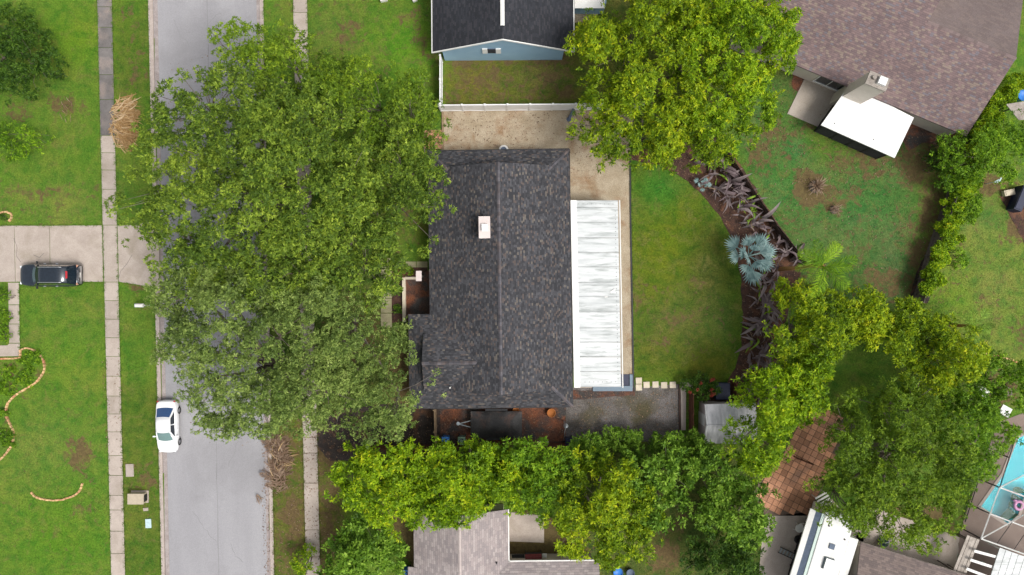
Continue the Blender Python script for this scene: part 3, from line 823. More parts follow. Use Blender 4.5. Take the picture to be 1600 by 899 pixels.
NLEAF = [0]
def foliage(name, parent, clumps, pal, L=0.32, wd=0.13, dens=34.0, k=7, seed=0, low=-0.3, flat=0.85, mat='leaf', sway=0.0):
    r = np.random.default_rng(seed)
    C = np.array(clumps, float)
    ns = np.maximum(3, (2.5 * dens * C[:, 3] ** 2).astype(int))
    ci = np.repeat(np.arange(len(C)), ns)
    n = len(ci)
    d = r.normal(size=(n, 3)); d = unit(d)
    d[:, 2] = low + (1 - low) * r.random(n); hr = np.sqrt(np.maximum(0, 1 - d[:, 2] ** 2))
    hd = unit(d[:, :2] + 1e-6); d[:, :2] = hd * hr[:, None]
    rr = C[ci, 3] * (0.55 + 0.5 * r.random(n) ** 0.6)
    pos = C[ci, :3] + d * rr[:, None] * np.array([1, 1, flat])
    ax = unit(d * 0.7 + np.array([0, 0, 0.75]) + r.normal(0, 0.38, (n, 3)))
    ctone = C[:, 4] if C.shape[1] > 4 else r.random(len(C)); ctone = 0.7 * ctone + 0.3 * r.random(len(C)); stone = r.random(n)
    tone = 0.42 * ctone[ci] + 0.50 * stone ** 2.1
    # leaves
    li = np.repeat(np.arange(n), k); m = len(li)
    A = ax[li]
    t = unit(np.cross(A, r.normal(size=(m, 3))))
    ph = np.radians(r.uniform(38, 88, m))[:, None]
    D = unit(A * np.cos(ph) + t * np.sin(ph))
    side = unit(np.cross(D, A) + r.normal(0, 0.5, (m, 3)))
    LL = (L * 0.80 * r.uniform(0.6, 1.25, m))[:, None]; WW = (wd * 0.82 * r.uniform(0.7, 1.2, m))[:, None]
    p0 = pos[li] + r.normal(0, 0.05, (m, 3)) * L * 2
    mid = p0 + D * LL * 0.5
    tip = p0 + D * LL - np.array([0, 0, 1]) * LL * 0.12
    V = np.stack([p0, mid + side * WW / 2, tip, mid - side * WW / 2], 1)
    c = pal_pick(pal, tone[li] + 0.20 * r.random(m)) * r.uniform(0.85, 1.15, (m, 1))
    NLEAF[0] += m
    return quads_object(name, V, c, mat, parent)

def blob_world(b):
    px, py, rx, ry, zc, rz = b
    x, y, z = W(px, py, zc)
    s = (H - zc) / CAM_F
    return (x, y, z, rx * s, ry * s, rz)

def sample_clumps(blobs, rc, fill, seed, low=-0.12, out=True, rb=None, sep=1.42):
    """boughs spread over the crown blobs at uneven heights; each bough is a dome of small leaf clumps"""
    r = np.random.default_rng(seed)
    B = [blob_world(b) for b in blobs]
    rb = rb or rc * 1.75
    boughs = []
    for bi, (x, y, z, rx, ry, rz) in enumerate(B):
        ph = r.uniform(0, 6.28, 4)
        tries = int(9 * fill * rx * ry / (rb * rb)) + 12
        for _ in range(tries):
            a = r.uniform(0, 6.283); u = math.sqrt(r.random())
            wob = 1 + 0.11 * math.sin(3 * a + ph[0]) + 0.08 * math.sin(5 * a + ph[1])
            q = rb * r.uniform(0.6, 1.2)
            f = max(0.1, 1 - q * 0.7 / max(min(rx, ry), q))
            px_, py_ = x + math.cos(a) * u * rx * wob * f, y + math.sin(a) * u * ry * wob * f
            pz = z + rz * (math.sqrt(max(0, 1 - u * u)) * r.uniform(0.3, 1.1) - 0.1 - 0.3 * (r.random() < 0.3)) - q * 0.4
            ok = True
            for (x2, y2, z2, rx2, ry2, rz2) in B[:bi] + B[bi + 1:]:
                if ((px_ - x2) / rx2) ** 2 + ((py_ - y2) / ry2) ** 2 < 0.5 and pz < z2 + rz2 * 0.2: ok = False
            for bx, by, bz, bq, bt in boughs:
                if (bx - px_) ** 2 + (by - py_) ** 2 + 0.5 * (bz - pz) ** 2 < (sep * 0.5 * (bq + q)) ** 2: ok = False; break
            if ok: boughs.append((px_, py_, pz, q, min(1, max(0, 0.5 * r.random() + 0.5 * (0.5 + 0.6 * math.sin(px_ * 0.9 + 1.7 * math.sin(py_ * 0.6 + seed)) * math.cos(py_ * 0.8 + seed))))))
    res = []
    for bx, by, bz, q, bt in boughs:
        c0 = rc * 0.5
        n = int(4.2 * (q / c0) ** 2 * 0.60) + 3
        ph = r.uniform(0, 6.28, 2)
        for _ in range(n):
            a = r.uniform(0, 6.283); zz = -0.25 + 1.25 * r.random()
            hr = math.sqrt(max(0, 1 - zz * zz)); wob = 1 + 0.18 * math.sin(3 * a + ph[0]) + 0.12 * math.sin(5 * a + ph[1])
            u = r.uniform(0.72, 1.05)
            res.append((bx + math.cos(a) * hr * q * u * wob, by + math.sin(a) * hr * q * u * wob, bz + zz * q * 0.85 * u, c0 * r.uniform(0.5, 1.15), bt))
        for _ in range(max(1, n // 12)):
            a = r.uniform(0, 6.283); u = r.uniform(1.1, 1.4)
            res.append((bx + math.cos(a) * q * u, by + math.sin(a) * q * u, bz + q * r.uniform(-.25, .2), c0 * r.uniform(0.35, 0.6), bt))
    if out:   # thin lower layer and stray twigs that break the outline
        for (x, y, z, rx, ry, rz) in B:
            for _ in range(int(0.5 * fill * rx * ry / (rc * rc * 0.25) * 0.4)):
                a = r.uniform(0, 6.283); u = math.sqrt(r.random()) * 0.9
                res.append((x + math.cos(a) * rx * u, y + math.sin(a) * ry * u, z - rz * r.uniform(0.25, 0.6), rc * r.uniform(0.3, 0.6), r.random() * .5))
            for _ in range(int(6 + rx * 4.0)):
                a = r.uniform(0, 6.283); u = r.uniform(0.90, 1.12)
                res.append((x + math.cos(a) * rx * u, y + math.sin(a) * ry * u, z + rz * r.uniform(-0.2, 0.25), rc * r.uniform(0.18, 0.42), r.random()))
    return res, B

def tree(name, label, trunk, blobs, pal, rc=0.95, L=0.32, wd=0.13, dens=34, fill=1.0, seed=1, tr=0.28, bark='bark', cat='tree', group=None, low=-0.3, twigs=0.35, k=7):
    base = W(*trunk)
    t = thing(name, label, cat, base, group)
    cl, B = sample_clumps(blobs, rc, fill, seed)
    r = random.Random(seed)
    zt = min(b[2] for b in B)
    fork = (base[0] + r.uniform(-.3, .3), base[1] + r.uniform(-.3, .3), max(0.5, zt * 0.45))
    mb = MB().tube([(base[0], base[1], -0.1), (base[0] + .05, base[1], 0.4), ((base[0] + fork[0]) / 2 + .1, (base[1] + fork[1]) / 2, fork[2] * .55), fork], [tr * 1.5, tr * 1.1, tr, tr * .85], 10)
    mb.build('trunk', bark, t, smooth=True)
    lb = MB()
    hubs = []
    for x, y, z, rx, ry, rz in B:
        nh = max(2, int((rx + ry) / 3.2))
        for q in range(nh):
            a = 6.283 * q / nh + r.uniform(-.5, .5); u = r.uniform(.3, .65) if nh > 2 else .3
            h = (x + math.cos(a) * rx * u, y + math.sin(a) * ry * u, z - rz * r.uniform(.35, .65))
            md = ((fork[0] * .55 + h[0] * .45) + r.uniform(-.3, .3), (fork[1] * .55 + h[1] * .45) + r.uniform(-.3, .3), fork[2] * .5 + h[2] * .5 + .3)
            lb.tube([fork, md, h], [tr * .6, tr * .38, tr * .18], 6)
            hubs.append(h)
    for c in cl:
        if r.random() > twigs * .45: continue
        h = min(hubs, key=lambda q: (q[0] - c[0]) ** 2 + (q[1] - c[1]) ** 2)
        e = (c[0], c[1], c[2] + c[3] * r.uniform(-.2, .5))
        md = ((h[0] + e[0]) / 2 + r.uniform(-.25, .25), (h[1] + e[1]) / 2 + r.uniform(-.25, .25), (h[2] + e[2]) / 2 + .15)
        lb.tube([h, md, e], [tr * .13, tr * .08, .012], 4, cap=False)
    lb.build('branches', bark, t, smooth=True, kind='stuff')
    foliage('crown', t, cl, pal, L, wd, dens, k, seed + 50, low)
    return t

def shrub(name, label, blobs, pal, rc=0.45, L=0.22, wd=0.1, dens=70, fill=1.0, seed=1, cat='shrub', group=None, k=6):
    base = W(blobs[0][0], blobs[0][1]); 
    b0 = blob_world(blobs[0]); base = (b0[0], b0[1], 0)
    t = thing(name, label, cat, base, group)
    cl, B = sample_clumps(blobs, rc, fill, seed, low=0.0, out=False)
    st = MB(); r = random.Random(seed)
    for c in cl[::4]:
        st.tube([(c[0] * .4 + base[0] * .6 if len(B) == 1 else c[0], c[1] * .4 + base[1] * .6 if len(B) == 1 else c[1], -0.03), (c[0], c[1], c[2])], [.035, .015], 4, cap=False)
    st.build('stems', 'bark', t, kind='stuff')
    foliage('leaves', t, cl, pal, L, wd, dens, k, seed + 9, low=-0.25)
    return t

# --- street oaks
tree('oak_tree', 'broad street oak with pale lit top shading the road by the driveway apron', (434, 330),
     [(345, 215, 118, 110, 8.5, 4.0), (455, 250, 120, 120, 10.0, 4.2), (330, 335, 140, 95, 8.0, 3.6), (470, 340, 120, 80, 9.0, 3.6), (400, 425, 140, 62, 8.0, 3.0)], 'oak', rc=1.15, L=.30, wd=.12, dens=42, fill=1.0, seed=21, tr=.42)
tree('oak_tree', 'street oak behind the verge whose thin crown overhangs the grey road above the white sedan', (438, 560),
     [(360, 500, 118, 100, 8.0, 3.4), (430, 590, 130, 85, 7.2, 3.0), (350, 600, 70, 75, 7.0, 2.6), (320, 455, 82, 62, 7.5, 2.8)], 'olive', rc=1.05, L=.28, wd=.11, dens=40, fill=.95, seed=22, tr=.36)
tree('oak_tree', 'front yard oak overlapping the dark roof edge above the porch', (585, 330),
     [(590, 330, 112, 82, 7.5, 3.4), (640, 250, 62, 78, 7.0, 3.0), (545, 410, 80, 70, 7.0, 2.8)], 'oak', rc=1.0, L=.30, wd=.12, dens=42, fill=1.0, seed=23, tr=.34)
tree('oak_tree', 'greyish front yard oak beside the roof corner over the side gate', (556, 500),
     [(545, 540, 92, 85, 6.5, 2.8), (590, 620, 98, 66, 6.0, 2.4), (520, 630, 70, 55, 6.0, 2.2), (490, 480, 80, 60, 6.8, 2.6)], 'olive', rc=.95, L=.26, wd=.10, dens=40, fill=1.0, seed=24, tr=.28)
tree('oak_tree', 'darker oak over the right sidewalk beside the sloping front lawn', (520, 190),
     [(545, 175, 125, 88, 6.0, 2.8), (430, 105, 78, 62, 7.0, 2.6), (620, 190, 72, 66, 5.5, 2.4), (380, 90, 48, 48, 7.0, 2.0)], 'shade', rc=1.0, L=.28, wd=.11, dens=38, fill=.9, seed=25, tr=.30)
# --- left edge
tree('shade_tree', 'dense dark green tree at the left edge of the upper lawn', (14, 105),
     [(22, 95, 62, 62, 3.2, 2.2), (20, 45, 36, 40, 3.0, 1.8)], 'deep', rc=.75, L=.30, wd=.12, dens=44, fill=1.0, seed=26, tr=.2)
tree('sapling_tree', 'low spindly sapling spreading over the left lawn below the dark tree', (10, 222),
     [(20, 212, 62, 18, 1.9, .6), (28, 236, 38, 12, 1.6, .4)], 'mid', rc=.45, L=.24, wd=.09, dens=40, fill=.5, seed=27, tr=.07)
# --- top centre-right
tree('laurel_tree', 'big yellow-green laurel tree over the white vinyl fence end', (1000, 140),
     [(1010, 100, 112, 118, 6.5, 4.0), (985, 205, 92, 58, 5.0, 2.6), (1075, 215, 78, 52, 5.0, 2.4)], 'gold', rc=.95, L=.36, wd=.13, dens=36, fill=.85, seed=31, tr=.36)
tree('laurel_tree', 'yellow-green laurel tree overlapping the big brown roof', (1130, 110),
     [(1140, 70, 100, 108, 6.5, 3.8), (1120, 165, 82, 70, 5.2, 3.0), (1200, 60, 44, 70, 5.5, 2.4)], 'lime', rc=.95, L=.36, wd=.13, dens=36, fill=.85, seed=32, tr=.32)
# --- arc of trees right of the back lawn
tree('laurel_tree', 'yellow-tipped laurel tree right beside the leaning palm trunk', (1236, 512),
     [(1262, 512, 68, 66, 5.5, 3.2), (1320, 490, 60, 44, 5.0, 2.6)], 'gold', rc=.8, L=.34, wd=.13, dens=40, fill=.95, seed=33, tr=.24)
tree('laurel_tree', 'laurel tree at the foot of the vine covered fence', (1372, 500),
     [(1390, 506, 68, 42, 4.6, 2.6), (1440, 535, 52, 44, 4.6, 2.4)], 'gold', rc=.75, L=.34, wd=.13, dens=40, fill=.95, seed=34, tr=.2)
tree('laurel_tree', 'yellow-green laurel tree below the dark green palm on the right', (1465, 560),
     [(1482, 560, 56, 56, 4.8, 2.8), (1450, 600, 40, 36, 4.2, 2.0)], 'gold', rc=.75, L=.34, wd=.13, dens=40, fill=.95, seed=35, tr=.2)
tree('laurel_tree', 'bright laurel tree crowding the grey shed roof', (1200, 640),
     [(1216, 625, 66, 60, 5.2, 3.2), (1182, 692, 52, 48, 4.6, 2.6), (1252, 575, 48, 48, 4.8, 2.4)], 'lime', rc=.8, L=.34, wd=.13, dens=40, fill=.95, seed=36, tr=.24)
tree('spreading_tree', 'large dark green fine-leaved tree spreading above the camper roof', (1360, 690),
     [(1368, 690, 78, 78, 6.0, 3.4), (1425, 720, 98, 92, 6.5, 3.4), (1335, 775, 66, 56, 5.5, 2.6), (1420, 800, 90, 52, 5.5, 2.6), (1410, 640, 76, 50, 5.0, 2.2)], 'shade', rc=.95, L=.30, wd=.11, dens=38, fill=.74, seed=37, tr=.34)
tree('spreading_tree', 'lighter green tree beside the pool deck', (1490, 690),
     [(1508, 700, 50, 90, 4.8, 2.6), (1540, 660, 58, 48, 4.6, 2.2)], 'mid', rc=.8, L=.28, wd=.11, dens=36, fill=.75, seed=38, tr=.2)
tree('garden_tree', 'leafy tree at the right edge below the red brick border', (1560, 610),
     [(1568, 600, 52, 44, 4.0, 2.2), (1510, 625, 40, 34, 3.8, 1.8)], 'mid', rc=.7, L=.3, wd=.12, dens=40, fill=.85, seed=39, tr=.16)
# --- row below the dark house
tree('laurel_tree', 'lime green laurel tree nearest the right sidewalk', (592, 742),
     [(602, 752, 82, 60, 4.8, 3.0), (560, 740, 46, 42, 4.2, 2.2), (628, 795, 48, 40, 4.2, 2.0)], 'lime', rc=.85, L=.34, wd=.14, dens=40, fill=.95, seed=41, tr=.24)
tree('laurel_tree', 'green laurel tree behind the brown fence below the black trailer', (728, 728),
     [(722, 742, 80, 52, 4.6, 2.8), (790, 752, 52, 46, 4.4, 2.4), (700, 790, 50, 32, 4.2, 1.8)], 'lime', rc=.85, L=.34, wd=.14, dens=40, fill=.95, seed=42, tr=.24)
tree('laurel_tree', 'mid green laurel tree between the pale roof and the gravel yard', (848, 738),
     [(856, 752, 56, 58, 4.4, 2.8), (815, 715, 42, 32, 4.0, 2.0)], 'mid', rc=.8, L=.34, wd=.14, dens=40, fill=.95, seed=43, tr=.22)
tree('laurel_tree', 'brightest yellow-green tree beside the pale pink roof wing', (930, 790),
     [(938, 805, 88, 72, 5.2, 3.2), (925, 750, 66, 46, 4.8, 2.4), (985, 835, 48, 42, 4.6, 2.2)], 'gold', rc=.9, L=.36, wd=.14, dens=38, fill=.95, seed=44, tr=.28)
for i, (px, lab) in enumerate(((920, 'glossy hedge shrub at the gravel yard edge near the purple bin'), (975, 'glossy hedge shrub midway along the grey gravel yard'), (1035, 'glossy hedge shrub in front of the red gate post'), (1085, 'glossy hedge shrub below the open dark shed corner'))):
    shrub('hedge_shrub', lab, [(px, 690, 38, 20, 1.8, 1.2), (px + 8, 712, 36, 18, 2.0, 1.2)], 'glossy', rc=.5, L=.3, wd=.15, dens=56, fill=.9, seed=60 + i, group='hedge along the gravel yard')
tree('magnolia_tree', 'pale glossy broad-leaved tree below the gravel yard hedge', (1015, 735),
     [(1022, 738, 60, 44, 4.0, 2.4), (1030, 790, 42, 36, 3.8, 2.0)], 'glossy', rc=.75, L=.4, wd=.2, dens=32, fill=.95, seed=45, tr=.2)
tree('magnolia_tree', 'light green broad-leaved tree left of the brick patio', (1135, 790),
     [(1150, 796, 66, 46, 4.2, 2.2), (1110, 730, 52, 36, 3.8, 2.0), (1176, 828, 30, 26, 4.0, 1.8)], 'glossy', rc=.75, L=.36, wd=.17, dens=36, fill=.95, seed=46, tr=.2)
tree('garden_tree', 'dark shaded tree at the bottom edge left of the camper drive', (1118, 868),
     [(1128, 872, 62, 42, 3.6, 2.0)], 'deep', rc=.7, L=.3, wd=.13, dens=40, fill=.9, seed=47, tr=.18)
tree('loquat_tree', 'broad-leaved bright green tree at the bottom by the pale roof', (566, 852),
     [(570, 868, 62, 52, 3.8, 2.2), (540, 905, 40, 36, 3.4, 1.8)], 'glossy', rc=.75, L=.42, wd=.2, dens=32, fill=.95, seed=48, tr=.18)
shrub('street_shrub', 'small yellow-green shrub over the right sidewalk bottom', [(477, 876, 16, 26, 1.2, .9)], 'lime', rc=.4, L=.26, wd=.1, dens=60, fill=.8, seed=49)
# --- right side
tree('garden_tree', 'bushy dark tree below the corner of the big brown roof', (1520, 245),
     [(1532, 246, 62, 46, 3.4, 2.0), (1585, 215, 40, 36, 3.0, 1.8), (1500, 262, 34, 30, 2.6, 1.4)], 'mid', rc=.6, L=.26, wd=.11, dens=46, fill=.95, seed=50, tr=.15)
shrub('boxwood_hedge', 'clipped green hedge beside the front walk at the left edge', [(5, 460, 11, 20, .5, .5), (6, 490, 11, 20, .5, .5), (5, 520, 11, 20, .5, .5)], 'mid', rc=.3, L=.16, wd=.08, dens=110, fill=1.0, seed=51, cat='hedge')
for i, (px, py, rx, ry, lab) in enumerate(((44, 572, 20, 16, 'round green bed plant inside the brick loop near the front walk'), (54, 558, 12, 9, 'small green plant at the tip of the brick loop'), (14, 578, 18, 12, 'green bed plant just below the front walk landing'), (10, 606, 16, 14, 'green bed plant in the wide part of the brick bed'), (6, 640, 9, 20, 'green plant where the brick edge narrows'), (7, 680, 11, 24, 'bright green plant strip beside the curving brick edge'), (34, 598, 16, 9, 'low bed plant hugging the brick edge bend'))):
    shrub('bed_plant', lab, [(px, py, rx, ry, .12, .25)], 'mid', rc=.42, L=.18, wd=.09, dens=110, fill=1.6, seed=70 + i, cat='plant', group='plants in the brick edged bed')
for i, (px, py, rx, ry, p, lab) in enumerate(((622, 452, 5, 14, 'mid', 'narrow green plant between the door walk and the porch wall'), (622, 485, 6, 12, 'glossy', 'blue-green leafy plant at the lower end of the porch wall'), (642, 425, 5, 4, 'lime', 'small lime plant beside the white porch post'), (631, 426, 5, 4, 'pink', 'pink flowering plant at the porch wall corner'))):
    shrub('porch_plant', lab, [(px, py, rx, ry, .3, .35)], p, rc=.22, L=.16, wd=.08, dens=120, fill=.9, seed=80 + i, cat='plant', group='plants along the porch wall')
shrub('hibiscus_bush', 'red flowering bush left of the grey shed', [(1100, 606, 24, 20, 1.2, .9), (1078, 600, 12, 12, 1.0, .6)], 'deep', rc=.4, L=.2, wd=.1, dens=70, fill=.8, seed=86)
fl = bpy.data.objects[-1] if False else None

# --- arching strap leaves, feather fronds and fan fronds (shared meshes)
def leaf_mesh(name, L, w, arch, pal, seed, seg=6, fold=0.25, tipw=0.05):
    r = np.random.default_rng(seed)
    rows = []
    for i in range(seg + 1):
        t = i / seg
        x = L * (t - 0.12 * t * t); z = L * arch * (1.5 * t - 1.9 * t * t)
        y = L * (0.10 * math.sin(t * 2.2 + seed) + 0.30 * t * t * (1 if seed % 2 else -1))
        ww = w * (math.sin(math.pi * min(1, 0.15 + t * 0.85)) ** 0.8 + tipw)
        rows.append([(x, y - ww / 2, z + fold * ww), (x, y, z), (x, y + ww / 2, z + fold * ww)])
    mb = MB().loft(rows)
    me = mb.mesh(name, 'leaf', smooth=False)
    at = me.color_attributes.new('tint', 'FLOAT_COLOR', 'POINT')
    c = pal_pick(pal, np.clip(r.random() * .6 + r.random(len(me.vertices)) * .4, 0, 1))
    c4 = np.ones((len(c), 4), np.float32); c4[:, :3] = c
    at.data.foreach_set('color', c4.reshape(-1))
    return me

def frond_mesh(name, L, arch, pal, seed, n=26, ll=0.55, lw=0.045, messy=0.0):
    r = np.random.default_rng(seed); rr = random.Random(seed)
    mb = MB()
    def axis(t): return (L * (t - 0.1 * t * t), L * 0.05 * math.sin(2 * t + seed), L * arch * (1.3 * t - 1.75 * t * t))
    mb.tube([axis(i / 7) for i in range(8)], [.035 * (1 - .8 * i / 7) + .006 for i in range(8)], 4)
    for i in range(n):
        t = 0.14 + 0.86 * i / n
        for s in (-1, 1):
            p = axis(t); q = ll * math.sin(math.pi * (0.12 + 0.8 * t)) * rr.uniform(.8, 1.1)
            an = math.radians(rr.uniform(38, 62) + messy * rr.uniform(-40, 40))
            dz = rr.uniform(-.45, .1)
            tip = (p[0] + q * math.cos(an), p[1] + s * q * math.sin(an), p[2] + q * dz)
            md = ((p[0] + tip[0]) / 2, (p[1] + tip[1]) / 2, (p[2] + tip[2]) / 2 + .06 * q)
            mb.face([p, (md[0] - lw / 2, md[1], md[2]), tip, (md[0] + lw / 2, md[1], md[2])])
    me = mb.mesh(name, 'leaf')
    at = me.color_attributes.new('tint', 'FLOAT_COLOR', 'POINT')
    c = pal_pick(pal, np.clip(r.random() * .5 + np.repeat(r.random(len(me.vertices) // 4 + 1), 4)[:len(me.vertices)] * .5, 0, 1))
    c4 = np.ones((len(c), 4), np.float32); c4[:, :3] = c
    at.data.foreach_set('color', c4.reshape(-1))
    return me

def fan_mesh(name, L, pal, seed, n=12, spread=2.1):
    r = np.random.default_rng(seed); rr = random.Random(seed)
    mb = MB()
    pl = L * 0.48
    mb.tube([(0, 0, 0), (pl * .5, 0, pl * .22), (pl, 0, pl * .3)], [.03, .022, .016], 4)
    o = (pl, 0, pl * .3)
    for i in range(n):
        a = spread * (i / (n - 1) - .5)
        q = (L - pl) * (1 - .22 * abs(a) / (spread / 2)) * rr.uniform(.9, 1.05)
        d = (math.cos(a), math.sin(a)); s = (-d[1], d[0])
        w = q * spread / n * .46
        m = (o[0] + d[0] * q * .55, o[1] + d[1] * q * .55, o[2] + q * .10)
        tip = (o[0] + d[0] * q, o[1] + d[1] * q, o[2] + q * rr.uniform(-.12, .06))
        mb.face([o, (m[0] - s[0] * w, m[1] - s[1] * w, m[2] - w * .5), (m[0], m[1], m[2] + w * .4)])
        mb.face([o, (m[0], m[1], m[2] + w * .4), (m[0] + s[0] * w, m[1] + s[1] * w, m[2] - w * .5)])
        mb.face([(m[0] - s[0] * w, m[1] - s[1] * w, m[2] - w * .5), tip, (m[0], m[1], m[2] + w * .4)])
        mb.face([(m[0], m[1], m[2] + w * .4), tip, (m[0] + s[0] * w, m[1] + s[1] * w, m[2] - w * .5)])
    me = mb.mesh(name, 'leaf')
    at = me.color_attributes.new('tint', 'FLOAT_COLOR', 'POINT')
    c = pal_pick(pal, np.clip(r.random() * .4 + np.repeat(r.random(len(me.vertices) // 6 + 1), 6)[:len(me.vertices)] * .6, 0, 1))
    c4 = np.ones((len(c), 4), np.float32); c4[:, :3] = c
    at.data.foreach_set('color', c4.reshape(-1))
    return me

TANSTRIP = [leaf_mesh('dry_strip', 2.0, .13, .12, 'tan', 190 + i) for i in range(6)]
BROWNSTRIP = [leaf_mesh('dry_strip', 1.5, .13, .14, 'brown', 200 + i) for i in range(6)]
PURPLE = [leaf_mesh('strap_leaf', 1.7, .27, .50, 'purple', 100 + i) for i in range(6)]
GREENSTRAP = [leaf_mesh('strap_leaf', 1.3, .20, .5, 'glossy', 120 + i) for i in range(3)]
FROND = [frond_mesh('palm_frond', 2.5, .30, 'mid', 130 + i, n=34, ll=.75, lw=.06) for i in range(4)]
DARKFROND = [frond_mesh('palm_frond', 1.9, .28, 'glossy', 140 + i, n=28, ll=.55) for i in range(3)]
TANFROND = [frond_mesh('dry_frond', 2.6, .10, 'tan', 150 + i, n=40, ll=.8, lw=.10, messy=.5) for i in range(6)]
BROWNFROND = [frond_mesh('dry_frond', 2.0, .08, 'brown', 160 + i, n=26, ll=.6, lw=.10, messy=.8) for i in range(6)]
DRYLEAF = [leaf_mesh('dry_leaf', 1.1, .085, .35, 'brown', 180 + i) for i in range(5)]
FAN = [fan_mesh('fan_frond', 1.25, 'silver', 170 + i) for i in range(4)]

r = random.Random(77)
# strap-leaved plants along the garden fence
spots = [(1098, 256), (1112, 240), (1124, 252), (1112, 276), (1128, 272), (1116, 296), (1140, 285), (1135, 308), (1150, 300), (1160, 318), (1152, 332), (1172, 330), (1168, 350), (1186, 346), (1198, 360),
         (1188, 374), (1208, 378), (1215, 395), (1228, 392), (1238, 404), (1205, 410), (1194, 428), (1206, 440), (1190, 452), (1202, 466), (1182, 476), (1196, 488), (1184, 504), (1198, 516), (1176, 530),
         (1190, 540), (1180, 558), (1196, 566), (1174, 578), (1190, 592), (1168, 602), (1180, 614), (1204, 606)]
where = ['near the laurel tree at the top of the mulch bed', 'along the diagonal dark fence', 'between the silver fan palm and the fence corner', 'in the dark lower stretch of the mulch bed', 'close above the grey shed']
for n_, (px, py) in enumerate(spots):
    p = W(px, py)
    w_ = where[0 if py < 290 else 1 if py < 370 else 2 if py < 445 else 3 if py < 560 else 4]
    t = thing('strap_leaf_plant', 'grey-purple strap leaf plant ' + w_, 'plant', p, 'strap leaf plants ' + w_)
    n = r.randint(8, 13); lean = r.uniform(0, 6.28); big = r.uniform(.7, 1.25)
    for i in range(n):
        v = r.random()
        me = r.choice(PURPLE if v < .68 else GREENSTRAP if v < .84 else DRYLEAF)
        yaw = lean + r.gauss(0, .9) if r.random() < .6 else r.uniform(0, 6.283)
        inst('leaf', me, t, (p[0] + r.uniform(-.35, .35), p[1] + r.uniform(-.35, .35), r.uniform(.0, .9)), (r.uniform(-.8, .8), r.uniform(-.9, .3), yaw), big * r.uniform(.5, 1.15))
# silver fan palms
def fan_palm(px, py, h, n, sc_, label):
    p = W(px, py)
    t = thing('silver_fan_palm', label, 'palm', p)
    MB().tube([(p[0], p[1], -.1), (p[0], p[1], h)], [.2, .14], 8).build('trunk', 'bark', t)
    for i in range(n):
        up = i / n
        inst('frond', FAN[i % 4], t, (p[0], p[1], h + .25 * up), (r.uniform(-.15, .15), 0.05 - up * 1.05, i * 2.399 + r.uniform(-.2, .2)), sc_ * r.uniform(.85, 1.1) * (1 - .25 * up))
fan_palm(1161, 401, 1.1, 13, 2.15, 'silver-blue fan palm at the edge of the back lawn')
fan_palm(1094, 290, .4, 7, .72, 'small silver fan palm beside the mulch path top')
# feather palms
def feather_palm(px, py, h, n, meshes, sc_, label, tr=.14, bark='palm_bark'):
    p = W(px, py)
    t = thing('feather_palm', label, 'palm', p)
    MB().tube([(p[0], p[1], -.1), (p[0] + .1, p[1], h * .4), (p[0], p[1] + .1, h * .8), (p[0], p[1], h)], [tr * 1.4, tr, tr * .9, tr * 1.1], 9).build('trunk', bark, t, smooth=True)
    for i in range(n):
        up = i / n
        inst('frond', meshes[i % len(meshes)], t, (p[0], p[1], h), (r.uniform(-.2, .2), .15 - up * 1.0, i * 2.399 + r.uniform(-.2, .2)), sc_ * r.uniform(.85, 1.1))
feather_palm(1212, 421, 9.0, 15, FROND, 1.0, 'tall feather palm with orange trunk leaning out over the patchy rear yard', tr=.17)
feather_palm(1486, 508, 3.0, 10, DARKFROND, 1.0, 'dark green feather palm on the bright right lawn')
feather_palm(1066, 716, 2.2, 9, DARKFROND, .8, 'small palm tucked in the hedge below the shed')
# dry rosette and dead clumps
def dry_clump(px, py, n, meshes, sc_, label, name='dry_plant', h=.1):
    p = W(px, py); t = thing(name, label, 'plant', p)
    MB().lathe((p[0], p[1], -.03), [(.35 * sc_, 0), (.3 * sc_, .2), (.1, .32)], 9).build('stump', 'bark', t)
    for i in range(n):
        inst('frond', meshes[i % len(meshes)], t, (p[0], p[1], h + r.uniform(0, .2)), (r.uniform(-.3, .3), r.uniform(-.9, -.1), i * 2.399), sc_ * r.uniform(.4, .7))
dry_clump(1273, 292, 46, DRYLEAF, 1.6, 'round dried-out brown plant in the middle of the patchy rear yard')
dry_clump(1303, 328, 24, DRYLEAF, 1.1, 'small withered dark clump right of the round dried plant')
# palm debris piles by the kerb
def pile(px, py, rx, ry, n, meshes, sc_, hd, spread, label, hmax=.6):
    p = W(px, py); t = thing('frond_pile', label, 'debris pile', p)
    for i in range(n):
        a = r.uniform(0, 6.28); u = math.sqrt(r.random())
        q = (p[0] + math.cos(a) * rx / S * u, p[1] + math.sin(a) * ry / S * u, .05 + hmax * (1 - u) * r.random())
        inst('frond', r.choice(meshes), t, q, (r.uniform(-.5, .5), r.uniform(-.15, .2), hd + r.uniform(-spread, spread)), sc_ * r.uniform(.6, 1.1))
pile(186, 191, 14, 38, 210, TANSTRIP + DRYLEAF[:2] + TANFROND[:1], .9, -.25, .95, 'heap of dry tan palm fronds on the verge beside the dark sidewalk slabs', .8)
pile(436, 726, 12, 46, 280, BROWNSTRIP + BROWNFROND[:1] + DRYLEAF[:3] + TANSTRIP[:1], .75, 1.5, 1.4, 'long heap of brown palm fronds along the right kerb')
pile(403, 774, 3, 6, 9, BROWNSTRIP, .6, -1.0, .5, 'small brown branch lying on the road near the kerb', .1)
pile(104, 170, 12, 18, 12, BROWNSTRIP, .55, -.8, .8, 'few dark twigs on the lawn beside the dense dark tree', .15)
